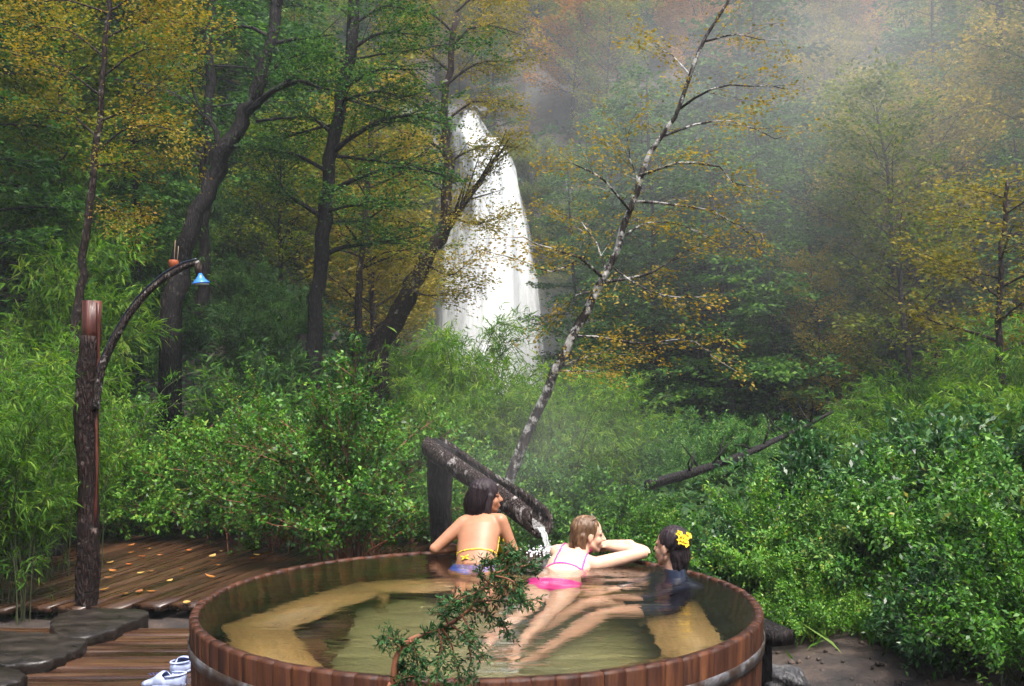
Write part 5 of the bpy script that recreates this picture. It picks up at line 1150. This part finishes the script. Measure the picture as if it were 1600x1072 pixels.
# ------------------------------------------------------------------ conifer sapling in front of the tub
D = 2.62; rt = P(600, 1060, D); base = np.array((rt.x - .02, rt.y + .05, -.1))
jn = empty('conifer_sapling', tuple(base)); tag(jn, 'dark green conifer sapling with drooping needle sprays in front of the tub', 'sapling')
J = lambda px, py, dd=0: np.array(P(px, py, D + dd)) - base
mb = MB(); stem = spline([(0, 0, 0), (.03, 0, .35), J(606, 1120), J(614, 1068), J(618, 1030), J(640, 1000, .02), J(690, 982, .03), J(730, 955, .04), J(760, 915, .05), J(780, 885, .06), J(797, 842, .07)], 44)
mb.tube(stem, np.linspace(.011, .0016, 44), 7, .12, 2)
br = [[(618, 1030), (632, 1012), (655, 995), (680, 984)], [(690, 982), (705, 1005, .0), (712, 1035), (718, 1062)], [(685, 984), (690, 1010, -.02), (684, 1035, -.03), (688, 1055, -.03)], [(735, 952), (760, 958, .03), (782, 972, .05), (790, 990, .05)], [(745, 940), (775, 938, .03), (810, 940, .05), (835, 938, .06)],
      [(758, 918), (785, 915, .03), (805, 925, .04), (818, 940, .05)], [(775, 895), (800, 888, .03), (820, 884, .04), (838, 880, .05)], [(700, 975), (695, 958, .0), (700, 945, 0), (712, 938, 0)], [(765, 912), (752, 898, -.02), (755, 885, -.02), (765, 878, -.02)], [(722, 962), (735, 985, -.03), (742, 1005, -.04), (748, 1020, -.04)],
      [(640, 1000), (650, 1020, -.02), (662, 1035, -.02)], [(625, 1015), (615, 1000, 0), (602, 996, 0)], [(612, 1070), (630, 1060, -.02), (650, 1056, -.03)], [(612, 1075), (622, 1050, .03), (630, 1040, .03)], [(775, 900), (795, 905, -.03), (806, 915, -.04), (800, 935, -.04)], [(760, 915), (745, 925, -.03), (720, 935, -.04), (708, 945, -.04)],
      [(608, 1100), (640, 1085, -.02), (690, 1075, -.03), (740, 1072, -.03)], [(705, 978), (728, 995, .03), (735, 1030, .05), (732, 1060, .05)], [(790, 865), (800, 860), (808, 868)]]
A = []; B = []
g_ = np.random.default_rng(19)
for b in br:
    p = spline([J(*q) for q in b], 12); mb.tube(p, np.linspace(.0030, .0010, 12), 5, .1, 3, caps=False)
    for k in range(1, 12):
        for _ in range(2):
            t = nrm(p[k] - p[k - 1]); d_ = nrm(t * .6 + g_.normal(0, .55, 3) + [0, 0, -.15]); A.append(p[k]); B.append(p[k] + d_ * g_.uniform(.018, .05))
for k in range(24, 41):
    for _ in range(4): t = nrm(stem[k] - stem[k - 1]); A.append(stem[k]); B.append(stem[k] + nrm(t * .5 + g_.normal(0, .6, 3)) * g_.uniform(.02, .05))
A = np.array(A); B = np.array(B); mb.twigs(A, B, .0008); mb.build('stem', M['stem_red'], jn, True)
ix = np.repeat(np.arange(len(A)), 11); n = len(ix); u = g_.uniform(0, 1.05, (n, 1)); d = nrm(B - A)[ix]; mb = MB()
mb.leaves(A[ix] + (B - A)[ix] * u, d * .8 + g_.normal(0, .6, (n, 3)), g_.normal(0, 1, (n, 3)), g_.uniform(.011, .020, n), .0042, tint=g_.uniform(0, 1, n)); mb.build('needles', M['juniper'], jn)

# ------------------------------------------------------------------ misty air
def volmat(name, dens, aniso, col, fall=False):
    m, nt = mat_base(name); L = nt.links.new; v = nd(nt, "ShaderNodeVolumePrincipled"); o = nd(nt, "ShaderNodeOutputMaterial")
    v.inputs['Color'].default_value = (*col, 1); v.inputs['Density'].default_value = dens; v.inputs['Anisotropy'].default_value = aniso
    if fall:
        tc = nd(nt, "ShaderNodeTexCoord"); gr = nd(nt, "ShaderNodeTexGradient", gradient_type='QUADRATIC_SPHERE'); L(tc.outputs['Object'], gr.inputs[0])
        nz = nd(nt, "ShaderNodeTexNoise", ins={'Scale': 2.2, 'Detail': 3}); L(tc.outputs['Object'], nz.inputs['Vector'])
        mr = nd(nt, "ShaderNodeMapRange", ins={'From Min': .32, 'From Max': .7}); L(nz.outputs['Fac'], mr.inputs[0])
        mu = nd(nt, "ShaderNodeMath", operation='MULTIPLY'); L(gr.outputs['Fac'], mu.inputs[0]); L(mr.outputs[0], mu.inputs[1])
        m2 = nd(nt, "ShaderNodeMath", operation='MULTIPLY', ins={1: dens}); L(mu.outputs[0], m2.inputs[0]); L(m2.outputs[0], v.inputs['Density'])
    L(v.outputs[0], o.inputs['Volume']); return m
mb = MB(); mb.box((0, 62, 32), (95, 68, 37)); tag(mb.build('haze', volmat('misty_air', .0010, 0.0, (.86, .94, 1.0))), 'thin pale mist hanging in the valley air', 'haze', kind='stuff')
mb = MB(); mb.ball((0, 0, 0), 1.0, 24, 16); o = mb.build('waterfall_mist', volmat('spray_mist', .16, 0.0, (1, 1, 1), True)); o.location = (.2, 47, 3.0); o.scale = (9, 6, 7)
tag(o, 'drifting white spray around the foot of the waterfall', 'mist', kind='stuff')
mb = MB(); mb.ball((0, 0, 0), 1.0, 24, 16); o = mb.build('drifting_mist', volmat('hill_mist', .074, -0.15, (.99, 1, 1), True)); o.location = (7.5, 22.5, 9.5); o.scale = (13, 8.5, 9)
tag(o, 'pale mist drifting between the trees right of the waterfall', 'mist', kind='stuff')
mb = MB(); mb.ball((0, 0, 0), 1.0, 24, 16); o = mb.build('steam', volmat('tub_steam', .16, 0.0, (1, 1, 1), True)); o.location = (.15, 7.2, 1.35); o.scale = (1.5, 1.3, 1.0)
tag(o, 'faint steam rising over the far side of the tub', 'steam', kind='stuff')
